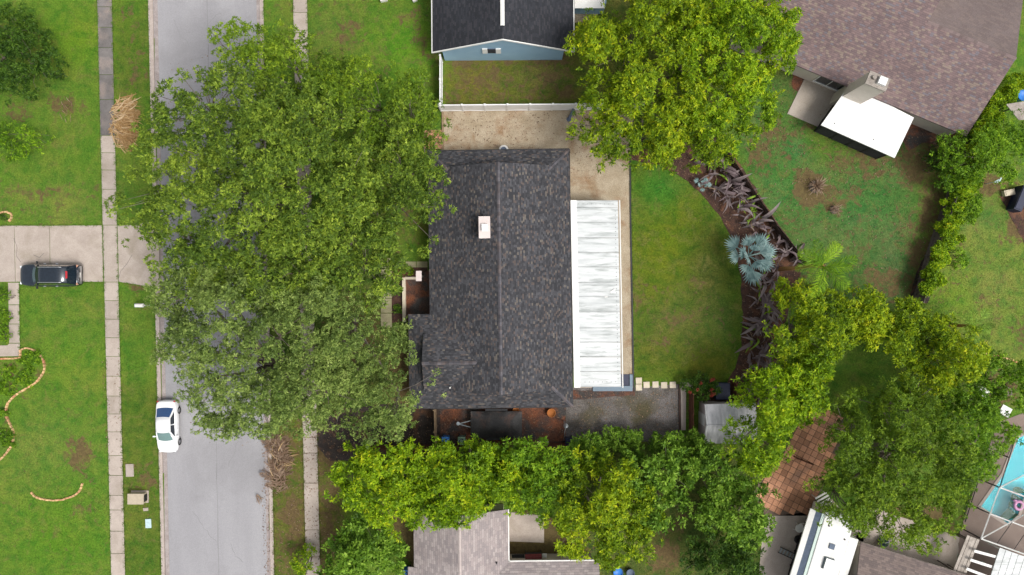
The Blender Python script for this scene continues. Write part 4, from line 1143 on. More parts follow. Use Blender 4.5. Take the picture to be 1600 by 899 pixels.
# loose palm litter in the frame corner
def flower_heads(t, px, py, rx, ry, n, z, pal, size=.14):
    rg = np.random.default_rng(9)
    cl = []
    for _ in range(n):
        x, y, _z = W(px + rg.uniform(-rx, rx), py + rg.uniform(-ry, ry), z)
        cl.append((x, y, z + rg.uniform(-.1, .35), size))
    foliage('flowers', t, cl, pal, .14, .1, 500, 5, 5)['kind'] = 'stuff'
hb = [o for o in bpy.data.objects if o.name.startswith('hibiscus_bush')][0]
flower_heads(hb, 1098, 600, 22, 18, 9, 1.75, 'red', .10)
# ------------------------------------------------------------------ houses
def cap_mesh(name, mat, L=.34, w=.27):
    mb = MB().loft([[(-L / 2, -w / 2, -.045), (-L / 2, 0, .035), (-L / 2, w / 2, -.045)], [(L / 2, -w / 2, -.06), (L / 2, 0, .02), (L / 2, w / 2, -.06)]])
    me = mb.mesh(name, mat)
    ul = me.uv_layers.new(name='uv')
    rr = random.Random(3)
    for p in me.polygons:
        for li in p.loop_indices: ul.data[li].uv = (0.1, 0.1)
    return me

def caps(parent, a, b, me, step=.30):
    A, B = Vector(a), Vector(b); d = B - A; n = int(d.length / step)
    rz = math.atan2(d.y, d.x); ry = -math.asin(d.z / d.length)
    for i in range(n):
        p = A + d * ((i + .5) / n)
        inst('ridge_cap', me, parent, (p.x, p.y, p.z + .02), (0, ry, rz))

mk('cap_charcoal', (0.10, 0.096, 0.108), (0.070, 0.068, 0.078), 1.5, bump=.4, contrast=.25, obj_rand=.3, c3=(.115, .092, .088), s3=1.0)
mk('cap_brown', (0.21, 0.155, 0.15), (0.17, 0.13, 0.125), 1.5, bump=.4, contrast=.2, obj_rand=.2)
mk('cap_pink', (0.44, 0.38, 0.36), (0.40, 0.34, 0.325), 1.5, bump=.3, contrast=.12, obj_rand=.06)
CAPC = cap_mesh('ridge_cap', 'cap_charcoal'); CAPB = cap_mesh('ridge_cap', 'cap_brown'); CAPP = cap_mesh('ridge_cap', 'cap_pink')

def window(parent, T, c, w, h, axis='x', glass='car_glass', mat='white_paint', out=-1):
    """window in a wall lying along local x (facing out*y) or along y (facing out*x)"""
    mb = MB(T); g = MB(T)
    def bx(m, u, v, su, sv, d, off):
        if axis == 'x': m.box((c[0] + u, c[1] + out * off, c[2] + v), (su, d, sv))
        else: m.box((c[0] + out * off, c[1] + u, c[2] + v), (d, su, sv))
    bx(mb, 0, h / 2 + .04, w + .16, .08, .08, .03); bx(mb, 0, -h / 2 - .04, w + .2, .08, .12, .045)
    bx(mb, -w / 2 - .04, 0, .08, h, .08, .03); bx(mb, w / 2 + .04, 0, .08, h, .08, .03); bx(mb, 0, 0, .05, h, .06, .028)
    fr = mb.build('window', mat, parent)
    bx(g, 0, 0, w, h, .03, .008); g.build('pane', glass, fr)

# ---- the dark-roofed house in the middle
k27 = (H - 2.7) / CAM_F
hc = W(781.3, 435.8, 2.7)
HR = math.radians(0.75)
T = frame(hc[0], hc[1], HR)
house = thing('house', 'house with charcoal shingle hip and gable roof and white rear patio cover', 'house', (hc[0], hc[1], 0))
ze, p_ = 2.7, 0.42
hw, hl, di = 5.87, 10.68, 1.75
zr, zg = ze + hw * p_, ze + di * p_
ro = .30
MB(T).slab([(hw, -hl, ze), (hw, hl, ze), (hw - di, hl - di, zg), (hw - di, hl - di + ro, zg), (0, hl - di + ro, zr), (0, -hl + di - ro, zr), (hw - di, -hl + di - ro, zg), (hw - di, -hl + di, zg)]) \
    .slab([(-hw, -hl, ze), (-hw, hl, ze), (-hw + di, hl - di, zg), (-hw + di, hl - di + ro, zg), (0, hl - di + ro, zr), (0, -hl + di - ro, zr), (-hw + di, -hl + di - ro, zg), (-hw + di, -hl + di, zg)]) \
    .slab([(-hw, hl, ze), (-hw + di, hl - di, zg), (hw - di, hl - di, zg), (hw, hl, ze)]) \
    .slab([(-hw, -hl, ze), (-hw + di, -hl + di, zg), (hw - di, -hl + di, zg), (hw, -hl, ze)]).build('roof', 'charcoal_shingle', house)
roof_o = bpy.data.objects[[o.name for o in house.children if o.name.startswith('roof')][0]]
wl, wb1, wb0 = -7.65, -2.85, -hl
wm = (wb0 + wb1) / 2; wh = (wb1 - wb0) / 2; wz = ze + wh * p_; wd_ = 1.6; wzg = ze + wd_ * p_
xi = -hw + wh
MB(T).slab([(wl, wb1, ze), (wl + wd_, wb1 - wd_, wzg), (wl + wd_ - ro, wb1 - wd_, wzg), (wl + wd_ - ro, wm, wz), (xi, wm, wz), (-hw, wb1, ze)]) \
    .slab([(wl, wb0, ze), (wl + wd_, wb0 + wd_, wzg), (wl + wd_ - ro, wb0 + wd_, wzg), (wl + wd_ - ro, wm, wz), (xi, wm, wz), (-hw, wb0, ze)]) \
    .slab([(wl, wb0, ze), (wl, wb1, ze), (wl + wd_, wb1 - wd_, wzg), (wl + wd_, wb0 + wd_, wzg)]).build('wing_roof', 'charcoal_shingle', house)
g = MB(T)
for s in (1, -1):
    g.prism([(-hw + .5, s * (hl - .5)), (-hw + .5, s * (hl - .5) - .01 * s), (hw - .5, s * (hl - .5) - .01 * s), (hw - .5, s * (hl - .5))], 0, ze - .1)
MB(T).prism([(-hw + .5, -hl + .5), (hw - .5, -hl + .5), (hw - .5, hl - .5), (-hw + .5, hl - .5)], -.05, ze - .06).build('wall', 'pale_stucco', house)
MB(T).prism([(wl + .5, wb0 + .51), (-hw + .49, wb0 + .51), (-hw + .49, wb1 - .5), (wl + .5, wb1 - .5)], -.05, ze - .07).build('wing_wall', 'pale_stucco', house)
for s in (1, -1):
    y = s * (hl - di - .02)
    MB(T).face([(-hw + di + .3, y, zg + .0), (hw - di - .3, y, zg + .0), (0, y, zr - .2)]).build('gable', 'pale_stucco', house)
MB(T).face([(wl + wd_ + .02, wb1 - wd_ - .3, wzg), (wl + wd_ + .02, wb0 + wd_ + .3, wzg), (wl + wd_ + .02, wm, wz - .2)]).build('gable', 'pale_stucco', house)
caps(roof_o, T((0, -hl + di - ro, zr)), T((0, hl - di + ro, zr)), CAPC)
for sx in (-1, 1):
    for sy in (-1, 1):
        if sx < 0 and sy < 0: continue
        caps(roof_o, T((sx * hw, sy * hl, ze)), T((sx * (hw - di), sy * (hl - di), zg)), CAPC)
caps(roof_o, T((wl + wd_ - ro, wm, wz)), T((xi, wm, wz)), CAPC)
# gutter-line drip edge
dr = MB(T)
for s in (1,):
    dr.box((hw + .03, 0, ze - .09), (.07, 2 * hl, .12))
dr.box((0, hl + .03, ze - .09), (2 * hw, .07, .12)); dr.box((0, -hl - .03, ze - .09), (2 * hw, .07, .12))
dr.build('gutter', 'dark_metal', house)
# chimney stack with pale stucco cap
c = W(757, 355.5, 5.6)
tx = frame(c[0], c[1], HR)
ch = MB(tx).box((0, 0, 4.75), (.82, 1.62, 1.7)).build('chimney', 'pale_stucco', house)
MB(tx).box((0, 0, 5.63), (.90, 1.72, .10)).build('chimney_cap', 'pale_stucco', ch)
MB(tx).box((.04, -.05, 5.76), (.42, .48, .2), 0, .72).box((.04, -.05, 5.9), (.5, .56, .04)).build('flue_cover', 'white_paint', ch)
for px, py, hh in ((795, 435, .3), (797, 582, .25), (702, 608, .3)):
    a = W(px, py, 4.8)
    q = MB().tube([(a[0], a[1], 4.2), (a[0], a[1], 4.9 if px > 750 else 3.55)], .06, 8)
    q.build('vent_pipe', 'dark_metal' if px > 750 else 'white_paint', roof_o)
for (x, y, w_, h_, ax, o_) in ((hw - .5, 7.5, 1.4, 1.1, 'y', 1), (-hw + .5, 4.5, 1.6, 1.2, 'y', -1), (-hw + .5, 8.0, 1.2, 1.2, 'y', -1), (-2, hl - .5, 1.2, 1.0, 'x', 1), (2.5, hl - .5, .9, .7, 'x', 1), (wl + .5, -6.5, 1.8, 1.3, 'y', -1), (2, -hl + .5, 1.2, 1.0, 'x', -1)):
    window(house, T, (x, y, 1.55), w_, h_, ax, out=o_)
d_ = MB(T).box((-hw + .47, -1.2, 1.05), (.07, .95, 2.1)).build('door', 'deep_red', house)
MB(T).box((-hw + .40, -1.55, 1.0), (.07, .05, .14)).build('handle', 'chrome', d_)
# rear patio cover: pans between seams
pc = thing('patio_cover', 'weathered white metal patio cover along the rear wall of the dark-roofed house', 'patio cover', W(932, 460))
ys = [313.5, 325, 348, 372, 395, 417.5, 442, 464, 488, 513, 535, 558, 581, 605]
def lx(y): return lerp(900.5, 906.5, (y - 313) / 292)
def rx_(y): return lerp(965.5, 970.5, (y - 313) / 292)
ZP0, ZP1 = 2.62, 2.40
rr = random.Random(4)
for i in range(len(ys) - 1):
    a, b = ys[i] + rr.choice((.2, .35, .55)), ys[i + 1] - .2
    P = [W(lx(a), a, ZP0), W(rx_(a), a, ZP1), W(rx_(b), b, ZP1), W(lx(b), b, ZP0)]
    o = MB().slab(P, .05).build('panel', 'weathered_white', pc)
    ribs = MB()
    for t in (.0, .98):
        A = Vector(P[0]).lerp(Vector(P[3]), t); B = Vector(P[1]).lerp(Vector(P[2]), t)
        ribs.tube([A + Vector((0, 0, .012)), B + Vector((0, 0, .012))], .016, 4)
    ribs.build('seam', 'weathered_white', o)
P = [W(891.5, 313, 2.66), W(901, 313, 2.63), W(907, 606, 2.63), W(897, 606, 2.66)]
MB().slab(P, .06).build('flashing', 'white_paint', pc)
P0, P1 = W(968, 313, 2.42), W(973, 606, 2.42)
MB().tube([P0, P1], .055, 6).build('gutter', 'white_paint', pc)
scr = MB()
for i in range(42):
    y = lerp(330, 592, i / 41)
    a = W(lerp(961, 966, (y - 313) / 292), y, 2.43)
    scr.box((a[0], a[1], 2.437), (.05, .05, .02))
for i in range(9):
    a = W(lerp(907, 962, i / 8), 597, 2.5); scr.box((a[0], a[1], lerp(2.615, 2.43, i / 8)), (.05, .05, .02))
for i in range(9):
    a = W(lerp(904, 958, i / 8), 319, 2.5); scr.box((a[0], a[1], lerp(2.615, 2.43, i / 8)), (.04, .04, .02))
scr.build('screw', 'dark_metal', pc, kind='stuff')
for i in range(5):
    y = lerp(318, 600, i / 4); a = W(lerp(964, 969, i / 4), y, 2.35)
    MB().box((a[0], a[1], 1.17), (.09, .09, 2.34)).build('post', 'white_paint', pc)
MB().prism([W(*p)[:2] for p in [(893, 313), (966, 313), (968, 606), (897, 606)]], -.05, .05).build('floor', 'concrete', pc)
t = thing('plastic_scrap', 'white plastic scrap lying on the patio cover', 'scrap', W(957, 456, 2.47))
a = W(957.5, 455, 2.49); MB().box((a[0], a[1], 2.49), (.45, .16, .05), .6).box((a[0] + .15, a[1] + .12, 2.50), (.12, .10, .06), .6).build('strip', 'white_paint', t)
a = W(947, 464, 2.5); tag(MB().box((a[0], a[1], 2.51), (.24, .1, .05), .1).box((a[0] + .05, a[1], 2.54), (.1, .06, .03), .1).build('roof_scrap', 'white_paint'), 'tiny white cap on the patio cover below the scrap', 'scrap')
# grey-blue porch sill at the corner of the patio
ps = thing('rear_porch', 'blue-grey painted porch base at the lower corner of the patio cover', 'porch', W(957, 600))
MB().prism([W(*p)[:2] for p in [(926, 603), (988, 603), (988, 611), (926, 611)]], -.02, .16).build('front_sill', 'blue_grey_paint', ps)
MB().prism([W(*p)[:2] for p in [(983.5, 585), (988, 585), (988, 602.8), (983.5, 602.8)]], -.02, .16).build('side_sill', 'blue_grey_paint', ps)
MB().prism([W(*p)[:2] for p in [(968, 585), (983.3, 585), (983.3, 602.8), (968, 602.8)]], -.02, .06).build('mat', 'navy_plastic', ps)
# front porch: brick floor, low wall, white post
po = thing('porch_court', 'small entry court with leafy red floor and low cream wall by the front door', 'porch', W(648, 460))
MB().prism([W(*p)[:2] for p in [(634, 436), (672, 422), (672, 492), (634, 492)]], -.02, .05).build('floor', 'red_mulch', po)
MB().prism([W(*p)[:2] for p in [(629.5, 433), (634.5, 433), (635, 503), (630, 503)]], -.02, .42).build('low_wall', 'cream_stone', po)
MB().prism([W(*p)[:2] for p in [(634.8, 433), (652, 433), (652, 437), (634.8, 437)]], -.02, .42).build('low_wall', 'cream_stone', po)
a = W(654.5, 431.5, 2.2); q = MB().box((a[0], a[1], 1.1), (.16, .16, 2.2)).build('post', 'white_paint', po)
MB().box((a[0], a[1], 2.25), (.46, .85, .12)).build('post_cap', 'pale_stucco', q)
bevel(bpy.data.objects[po.children[-1].name], .01)
# satellite-like round fixture at the upper eave
a = W(787, 233.5, 1.2)
ac = thing('wall_unit', 'round white fixture peeking out under the upper eave of the dark roof', 'fixture', (a[0], a[1], 0))
MB().lathe((a[0], a[1], 0), [(.42, 0), (.42, .95), (.36, 1.02)], 18).build('case', 'white_paint', ac, smooth=True)
MB().lathe((a[0], a[1], 1.02), [(.26, 0), (.26, .03)], 14).build('fan_grille', 'slate_fabric', ac)

# ---- blue house at the top
bh = thing('house', 'light blue house with black shingle roof and white ridge strip', 'house', W(785, 20))
zeb = 2.8
eL, eR = W(676, 80, zeb), W(896, 79, zeb)
xm = (eL[0] + eR[0]) / 2; hwb = (eR[0] - eL[0]) / 2; pb = .50; zrb = zeb + hwb * pb
yb = eL[1]; yt = yb + 26
Tb = frame(xm, yb, math.radians(.35))
MB(Tb).slab([(-hwb, 0, zeb), (0, 0, zrb), (0, 26, zrb), (-hwb, 26, zeb)]).slab([(hwb, 0, zeb), (0, 0, zrb), (0, 26, zrb), (hwb, 26, zeb)]).build('roof', 'black_shingle', bh)
broof = bpy.data.objects[[o.name for o in bh.children][0]]
tr_ = MB(Tb)
for s in (-1, 1):
    tr_.slab([(s * (hwb + .03), -.03, zeb - .01), (0, -.03, zrb - .01), (0, -.10, zrb - .01), (s * (hwb + .03), -.10, zeb - .01)], .2)
    tr_.slab([(s * (hwb + .015), -.1, zeb - .0), (s * (hwb + .10), -.1, zeb - .03), (s * (hwb + .10), 26, zeb - .03), (s * (hwb + .015), 26, zeb)], .16)
tr_.build('fascia', 'white_paint', bh)
MB(Tb).slab([(-.16, 1.0, zrb + .04), (0, 1.0, zrb + .10), (0, 26, zrb + .10), (-.16, 26, zrb + .04)], .05).slab([(.16, 1.0, zrb + .04), (0, 1.0, zrb + .10), (0, 26, zrb + .10), (.16, 26, zrb + .04)], .05).build('ridge_vent', 'white_paint', broof)
wi = .75; wo = .16
zs = zeb - .16
mbw = MB(Tb)
mbw.prism([(-hwb + wi, wo), (hwb - wi, wo), (hwb - wi, 25.5), (-hwb + wi, 25.5)], -.05, zeb + wi * pb - .14)
q = hwb - wi
mbw.face([(-q, wo, zeb + wi * pb - .14), (q, wo, zeb + wi * pb - .14), (0, wo, zrb - .14)])
mbw.build('wall', 'blue_siding', bh)
gv = MB(Tb).box((-.95, wo - .03, 2.5), (.66, .06, 1.0)).build('gable_vent', 'slate_fabric', bh)
for i in range(6): MB(Tb).box((-.95, wo - .075, 2.1 + i * .16), (.62, .03, .06)).build('slat', 'dark_metal', gv)
for s in (-1, 1): MB(Tb).box((-.95 + s * .56, wo - .05, 2.5), (.42, .08, 1.05)).build('shutter', 'white_paint', bh)
a = W(755, 25, 4.6); MB().tube([(a[0], a[1], 4.2), (a[0], a[1], 4.75)], .06, 8).build('vent_pipe', 'white_paint', broof)
# lean-to right of it
le = thing('lean_to', 'small white roofed blue extension beside the black roof', 'extension', W(912, 8))
P = [W(898, 13, 2.3), W(945, 13, 2.3), W(945, -40, 2.9), W(898, -40, 2.9)]
MB().slab(P, .08).build('roof', 'white_paint', le)
x0, y0, _ = W(898, 22); x1, y1, _ = W(942, -30)
MB().prism([(x0 - .2, y0), (x1, y0), (x1, y1), (x0 - .2, y1)], -.02, 2.2).build('wall', 'blue_siding', le)

# ---- big brown roof, upper right
o0 = W(1510, 213, 2.7)
ang = math.radians(180 - 22.6)
def T2(p):   # local a to the left along the eave, b up the slope, z
    ca, sa = math.cos(ang), math.sin(ang)
    return (o0[0] + p[0] * ca + p[1] * sa, o0[1] + p[0] * sa - p[1] * ca, p[2])
bh2 = thing('house', 'house with large mottled brown shingle roof and cream chimney', 'house', W(1440, 120))
s2 = .40
z2 = lambda b: 2.7 + s2 * b
r2 = MB(T2).slab([(0, 0, z2(0)), (0, 6.1, z2(6.1)), (7.6, 6.1, z2(6.1)), (7.6, 9, z2(9)), (24, 9, z2(9)), (24, 0, z2(0))]).build('roof', 'brown_shingle', bh2)
MB(T2).slab([(0, 6.1, z2(6.1)), (7.6, 6.1, z2(6.1)), (7.6, 12.2, z2(0)), (0, 12.2, z2(0))]).slab([(7.6, 9, z2(9)), (24, 9, z2(9)), (24, 18, z2(0)), (7.6, 18, z2(0))]).build('rear_roof', 'plain_brown_shingle', bh2)
caps(r2, T2((0, 6.1, z2(6.1))), T2((7.6, 6.1, z2(6.1))), CAPB)
MB(T2).prism([(.4, .38), (23.6, .38), (23.6, 17.5), (8.0, 17.5), (8.0, 11.8), (.4, 11.8)], -.05, 2.72).build('wall', 'stucco', bh2)
MB(T2).face([(7.62, 6.1, z2(6.1) - .1), (7.62, 9, z2(9) - .1), (7.62, 17.8, 2.75), (7.62, 12.0, 2.75)]).build('gable', 'stucco', bh2)
MB(T2).face([(.4, .5, 2.72), (.4, 11.7, 2.72), (.4, 6.1, z2(6.1) - .15)]).build('gable', 'stucco', bh2)
window(bh2, lambda p: T2(p), (11.7, .38, 1.35), 2.2, 1.6, 'x', out=-1)
# chimney
cc = W(1372, 127, 6.3)
Tc = frame(cc[0], cc[1], math.radians(-22.6))
cn = MB(Tc).prism([(-.82, -.5), (.82, -.5), (.82, .5), (-.82, .5)], 0, 6.2).build('chimney', 'stucco', bh2)
MB(Tc).prism([(-.86, -.54), (.86, -.54), (.86, .54), (-.86, .54)], 6.2, 6.3).build('chimney_cap', 'weathered_plank', cn)
MB(Tc).box((.25, .05, 6.45), (.62, .6, .28)).build('flue_cover', 'pure_white_roof', cn)
MB(Tc).lathe((-.42, .1, 6.3), [(.16, 0), (.16, .2), (.1, .2)], 10).build('flue', 'weathered_plank', cn)
# white patio roof with dark screens
pr = thing('screened_patio', 'bright white flat patio roof on dark screens beside the chimney', 'patio', W(1350, 195))
zp = 2.5
PR = [W(1328, 132, zp), W(1428, 184, zp), W(1398, 247, zp), W(1283, 195.5, zp)]
MB().slab(PR, .12).build('roof', 'pure_white_roof', pr)
cx_, cy_ = sum(p[0] for p in PR) / 4, sum(p[1] for p in PR) / 4
Q = [(cx_ + (p[0] - cx_) * .87, cy_ + (p[1] - cy_) * .87) for p in PR]
for i in range(4):
    A, B = Q[i], Q[(i + 1) % 4]
    d = math.dist(A, B); an = math.atan2(B[1] - A[1], B[0] - A[0])
    if i == 0: continue
    MB().box(((A[0] + B[0]) / 2, (A[1] + B[1]) / 2, 1.2), (d - .1, .04, 2.38), an).build('screen_wall', 'screen_dark', pr)
    n = int(d / 1.2)
    for j in range(n + 1):
        x, y = lerp(A[0], B[0], j / n), lerp(A[1], B[1], j / n)
        MB().box((x, y, 1.2), (.07, .09, 2.4), an).build('post', 'dark_metal', pr)
for px, py in ((1304, 193), (1365, 218)):
    a = W(px, py, zp); MB().box((a[0], a[1], zp + .02), (.12, .06, .03), .6).build('leaf_mark', 'dark_metal', pr)
sheet('rear_patio_slab', [(1259, 119), (1312, 142), (1286, 202), (1230, 178)], .05, 'pale_concrete')

# ---- pale pink roof, bottom centre
ph = thing('house', 'house with pale pinkish shingle gable roof at the bottom edge', 'house', W(720, 880))
zp0 = 2.7
L_, R_ = W(646, 797, zp0), W(793.5, 795, zp0)
xm3 = (L_[0] + R_[0]) / 2; hw3 = (R_[0] - L_[0]) / 2; zr3 = zp0 + hw3 * .4
Tp = frame(xm3, L_[1], math.radians(.6))
pr3 = MB(Tp).slab([(-hw3, 0, zp0), (0, 0, zr3), (0, -16, zr3), (-hw3, -16, zp0)]).slab([(hw3, 0, zp0), (0, 0, zr3), (0, -16, zr3), (hw3, -16, zp0)]).build('roof', 'pink_shingle', ph)
caps(pr3, Tp((0, 0, zr3)), Tp((0, -7, zr3)), CAPP)
b0 = W(793.5, 879, zp0); b1 = W(935, 876.5, zp0)
yw = (b0[1] - L_[1])
MB(Tp).slab([(hw3 - 4.2, yw - 4.2 + .0, zp0 + 1.68 - .02), (hw3, yw, zp0), (hw3 + 7.5, yw + .06, zp0), (hw3 + 7.5, yw - 5, zp0 + 2.0), (hw3 - 3.6, yw - 5, zp0 + 2.0)], .12).build('wing_roof', 'pink_shingle', ph)
MB(Tp).slab([(-hw3 - .52, yw - .35, zp0 - .06), (-hw3 + .6, yw - .35, zp0 + .20), (-hw3 + .6, -16, zp0 + .20), (-hw3 - .52, -16, zp0 - .06)], .12).build('eave_roof', 'pink_shingle', ph)
MB(Tp).prism([(-hw3 + .4, -.4), (hw3 - .4, -.4), (hw3 - .4, -16), (-hw3 + .4, -16)], -.05, zp0).face([(-hw3 + .4, -.4, zp0), (hw3 - .4, -.4, zp0), (0, -.4, zr3 - .15)]).build('wall', 'stucco', ph)
MB(Tp).prism([(hw3 - .42, yw - .4), (hw3 + 7.1, yw - .4), (hw3 + 7.1, -16), (hw3 - .42, -16)], -.05, zp0 - .05).build('wing_wall', 'stucco', ph)
gt = MB(Tp)
gt.box((hw3 + .05, yw / 2, zp0 - .05), (.09, -yw, .12)); gt.box((hw3 + 3.75, yw + .06, zp0 - .05), (7.5, .09, .12))
gt.build('gutter', 'white_paint', ph)
window(ph, Tp, (-1.6, -.4, 1.5), 1.3, 1.1, 'x', out=1)
a = W(776, 880, 3.2); MB().tube([(a[0], a[1], 2.9), (a[0], a[1], 3.35)], .06, 8).build('vent_pipe', 'dark_metal', pr3)

# ---- brown roof at the bottom right
zq = 2.6
A = Vector(W(1345, 848, zq)); B = Vector(W(1505, 898, zq)); dd = (B - A).normalized(); nn = Vector((dd.y, -dd.x, 0))
rh_ = thing('house', 'house with grey-brown shingle roof beside the camper', 'house', (A.x + 3, A.y - 4, 0))
def T5(p): v = A + dd * p[0] + nn * p[1]; return (v.x, v.y, p[2])
MB(T5).slab([(0, 0, zq), (11, 0, zq), (11, 6, zq + 2.2), (0, 6, zq + 2.2)]).slab([(0, 6, zq + 2.2), (11, 6, zq + 2.2), (11, 12, zq), (0, 12, zq)]).build('roof', 'grey_brown_shingle', rh_)
MB(T5).prism([(.4, .4), (10.6, .4), (10.6, 11.6), (.4, 11.6)], -.05, zq).build('wall', 'stucco', rh_)
MB(T5).box((5.5, -.04, zq - .05), (11, .08, .12)).build('gutter', 'grey_wood', rh_)
# ------------------------------------------------------------------ fences
def fence_run(name, label, pts, mat, h=1.8, panel=2.4, th=.05, plank=.16, post_mat=None, vinyl=False, first=0):
    P = [Vector(W(*p)) for p in pts]
    t = thing(name, label, 'fence', tuple(P[0]))
    r = random.Random(len(pts) * 7 + int(pts[0][0]))
    pm = post_mat or mat
    pw = .13 if vinyl else .10
    post = MB().box((0, 0, h / 2 + .03), (pw, pw, h + .06)).mesh('post', pm)
    cap = MB().box((0, 0, h + .09), (pw + .05, pw + .05, .06), 0, .7).mesh('cap', pm)
    first_p = True
    for a, b in zip(P, P[1:]):
        d = b - a; n = max(1, round(d.length / panel)); an = math.atan2(d.y, d.x)
        for i in range(n + 1):
            if i == 0 and not first_p: continue
            first_p = False
            q = a + d * (i / n)
            o = inst('post', post, t, q, (0, 0, an))
            if vinyl: inst('cap', cap, o, q, (0, 0, 0))
        for i in range(n):
            s, e = a + d * ((i + .03) / n), a + d * ((i + .97) / n)
            mb = MB(); L = (e - s).length; m = (s + e) / 2
            Tf = frame(m.x, m.y, an); mb.T = Tf
            if vinyl:
                mb.box((0, 0, h / 2), (L, th * .6, h - .1))
                mb.box((0, 0, h - .06), (L, th + .03, .12)); mb.box((0, 0, .12), (L, th + .03, .12))
            else:
                k = max(1, int(L / plank))
                for j in range(k):
                    hh = h - r.uniform(0, .06)
                    mb.box((-L / 2 + (j + .5) * L / k, r.uniform(-.008, .008) + .03, hh / 2), (L / k * .94, .022, hh))
                mb.box((0, -.012, .4), (L, .04, .09)); mb.box((0, -.012, h - .35), (L, .04, .09))
            mb.build('panel', mat, t)
    return t
fence_run('vinyl_fence', 'white vinyl panel fence running across above the tan gravel yard', [(689.5, 173.5), (1000, 171)], 'white_vinyl', 1.9, 1.93, .06, vinyl=True)
fence_run('vinyl_fence', 'short white vinyl fence from the blue house corner down the side', [(691, 98), (691, 171)], 'white_vinyl', 1.9, 2.0, .06, vinyl=True)
fence_run('wooden_fence', 'red-brown wooden fence behind the black trailer and bins', [(572, 697), (690, 695), (884, 692)], 'red_wood', 1.7, 2.4)
fence_run('garden_fence', 'dark wooden fence running diagonally behind the strap leaf plants', [(1116, 222), (1160, 288), (1205, 355), (1252, 414)], 'dark_wood', 1.5, 2.2)
fence_run('vine_fence', 'grey wooden fence overgrown with vines beside the patchy rear yard', [(1560, 150), (1510, 225), (1472, 320), (1445, 400), (1424, 472)], 'grey_wood', 1.8, 2.3)
fence_run('wooden_fence', 'short red-brown fence post panel beside the hibiscus bush', [(1076, 612), (1076, 672)], 'red_wood', 1.6, 1.8)
fence_run('wooden_fence', 'short red-brown fence panel above the grey shed', [(1142, 596), (1146, 624)], 'red_wood', 1.6, 1.8)
fence_run('camper_fence', 'dark chain fence strip along the left side of the camper', [(1272, 782), (1248, 838), (1228, 905)], 'dark_metal', 1.2, 1.5, plank=.3)
fence_run('wooden_fence', 'weathered plank gate beside the blue bin', [(681, 636), (682, 668)], 'pale_wood', 1.7, 1.8)
fence_run('wooden_fence', 'weathered plank gate leaf left of the blue bin near the brown fence', [(681.5, 669), (684, 696)], 'pale_wood', 1.7, 1.6)
# vines on the fence
vn = []
rv = np.random.default_rng(8)
vp = [(1590, 118), (1560, 158), (1535, 200), (1515, 240), (1500, 290), (1486, 340), (1470, 380), (1455, 425), (1446, 452)]
for a, b in zip(vp, vp[1:]):
    for j in range(26):
        u = rv.random()
        x, y, z = W(lerp(a[0], b[0], u) + rv.normal(7, 8), lerp(a[1], b[1], u) + rv.normal(2, 4), 1.75)
        vn.append((x, y, rv.uniform(1.0, 2.0), rv.uniform(.2, .5)))
vt = thing('climbing_vine', 'bright green climbing vine draped over the grey wooden fence', 'vine', W(1500, 270))
foliage('leaves', vt, vn, 'lime', .2, .12, 300, 5, 91)
shrub('vine_shrub', 'leafy green shrub on the bright lawn against the vine fence', [(1496, 408, 18, 18, 1.2, 1.0), (1488, 385, 12, 16, 1.4, .8)], 'mid', rc=.4, L=.22, wd=.1, dens=70, fill=.9, seed=92)
shrub('vine_shrub', 'green shrub between the vine fence and the bushy tree', [(1512, 322, 22, 34, 1.2, 1.0)], 'mid', rc=.4, L=.22, wd=.1, dens=70, fill=.8, seed=93)
shrub('foundation_shrub', 'dark shrub under the lower corner of the big brown roof', [(1470, 238, 24, 22, .8, .7), (1500, 215, 14, 18, .9, .8)], 'deep', rc=.4, L=.22, wd=.1, dens=70, fill=.8, seed=94)
# silver ornamental by the bushy tree
# ------------------------------------------------------------------ cars
def wheel(parent, x, y, rad, wd, T):
    s = 1 if y > 0 else -1
    w = MB(T)
    rings = []
    prof = [(rad * .62, -wd / 2), (rad * .93, -wd / 2), (rad, -wd * .3), (rad, wd * .3), (rad * .93, wd / 2), (rad * .62, wd / 2)]
    k = 20
    rows = []
    for r_, o in prof:
        rows.append([(x + r_ * math.cos(2 * math.pi * j / k), y + o, rad + r_ * math.sin(2 * math.pi * j / k)) for j in range(k + 1)])
    w.loft(rows)
    root = w.build('wheel', 'rubber', parent, smooth=True)
    rm = MB(T)
    yo = y + s * wd * .42
    for j in range(k):
        a, b = 2 * math.pi * j / k, 2 * math.pi * (j + 1) / k
        q = rad * .64
        rm.face([(x + q * math.cos(a), yo - s * .02, rad + q * math.sin(a)), (x + q * math.cos(b), yo - s * .02, rad + q * math.sin(b)), (x, yo - s * .05, rad)])
    for j in range(5):
        a = 2 * math.pi * j / 5
        rm.face([(x + .04 * math.cos(a + 1.57), yo, rad + .04 * math.sin(a + 1.57)), (x + .04 * math.cos(a - 1.57), yo, rad + .04 * math.sin(a - 1.57)),
                 (x + rad * .6 * math.cos(a - .15), yo, rad + rad * .6 * math.sin(a - .15)), (x + rad * .6 * math.cos(a + .15), yo, rad + rad * .6 * math.sin(a + .15))])
    rm.build('rim', 'alloy', root)

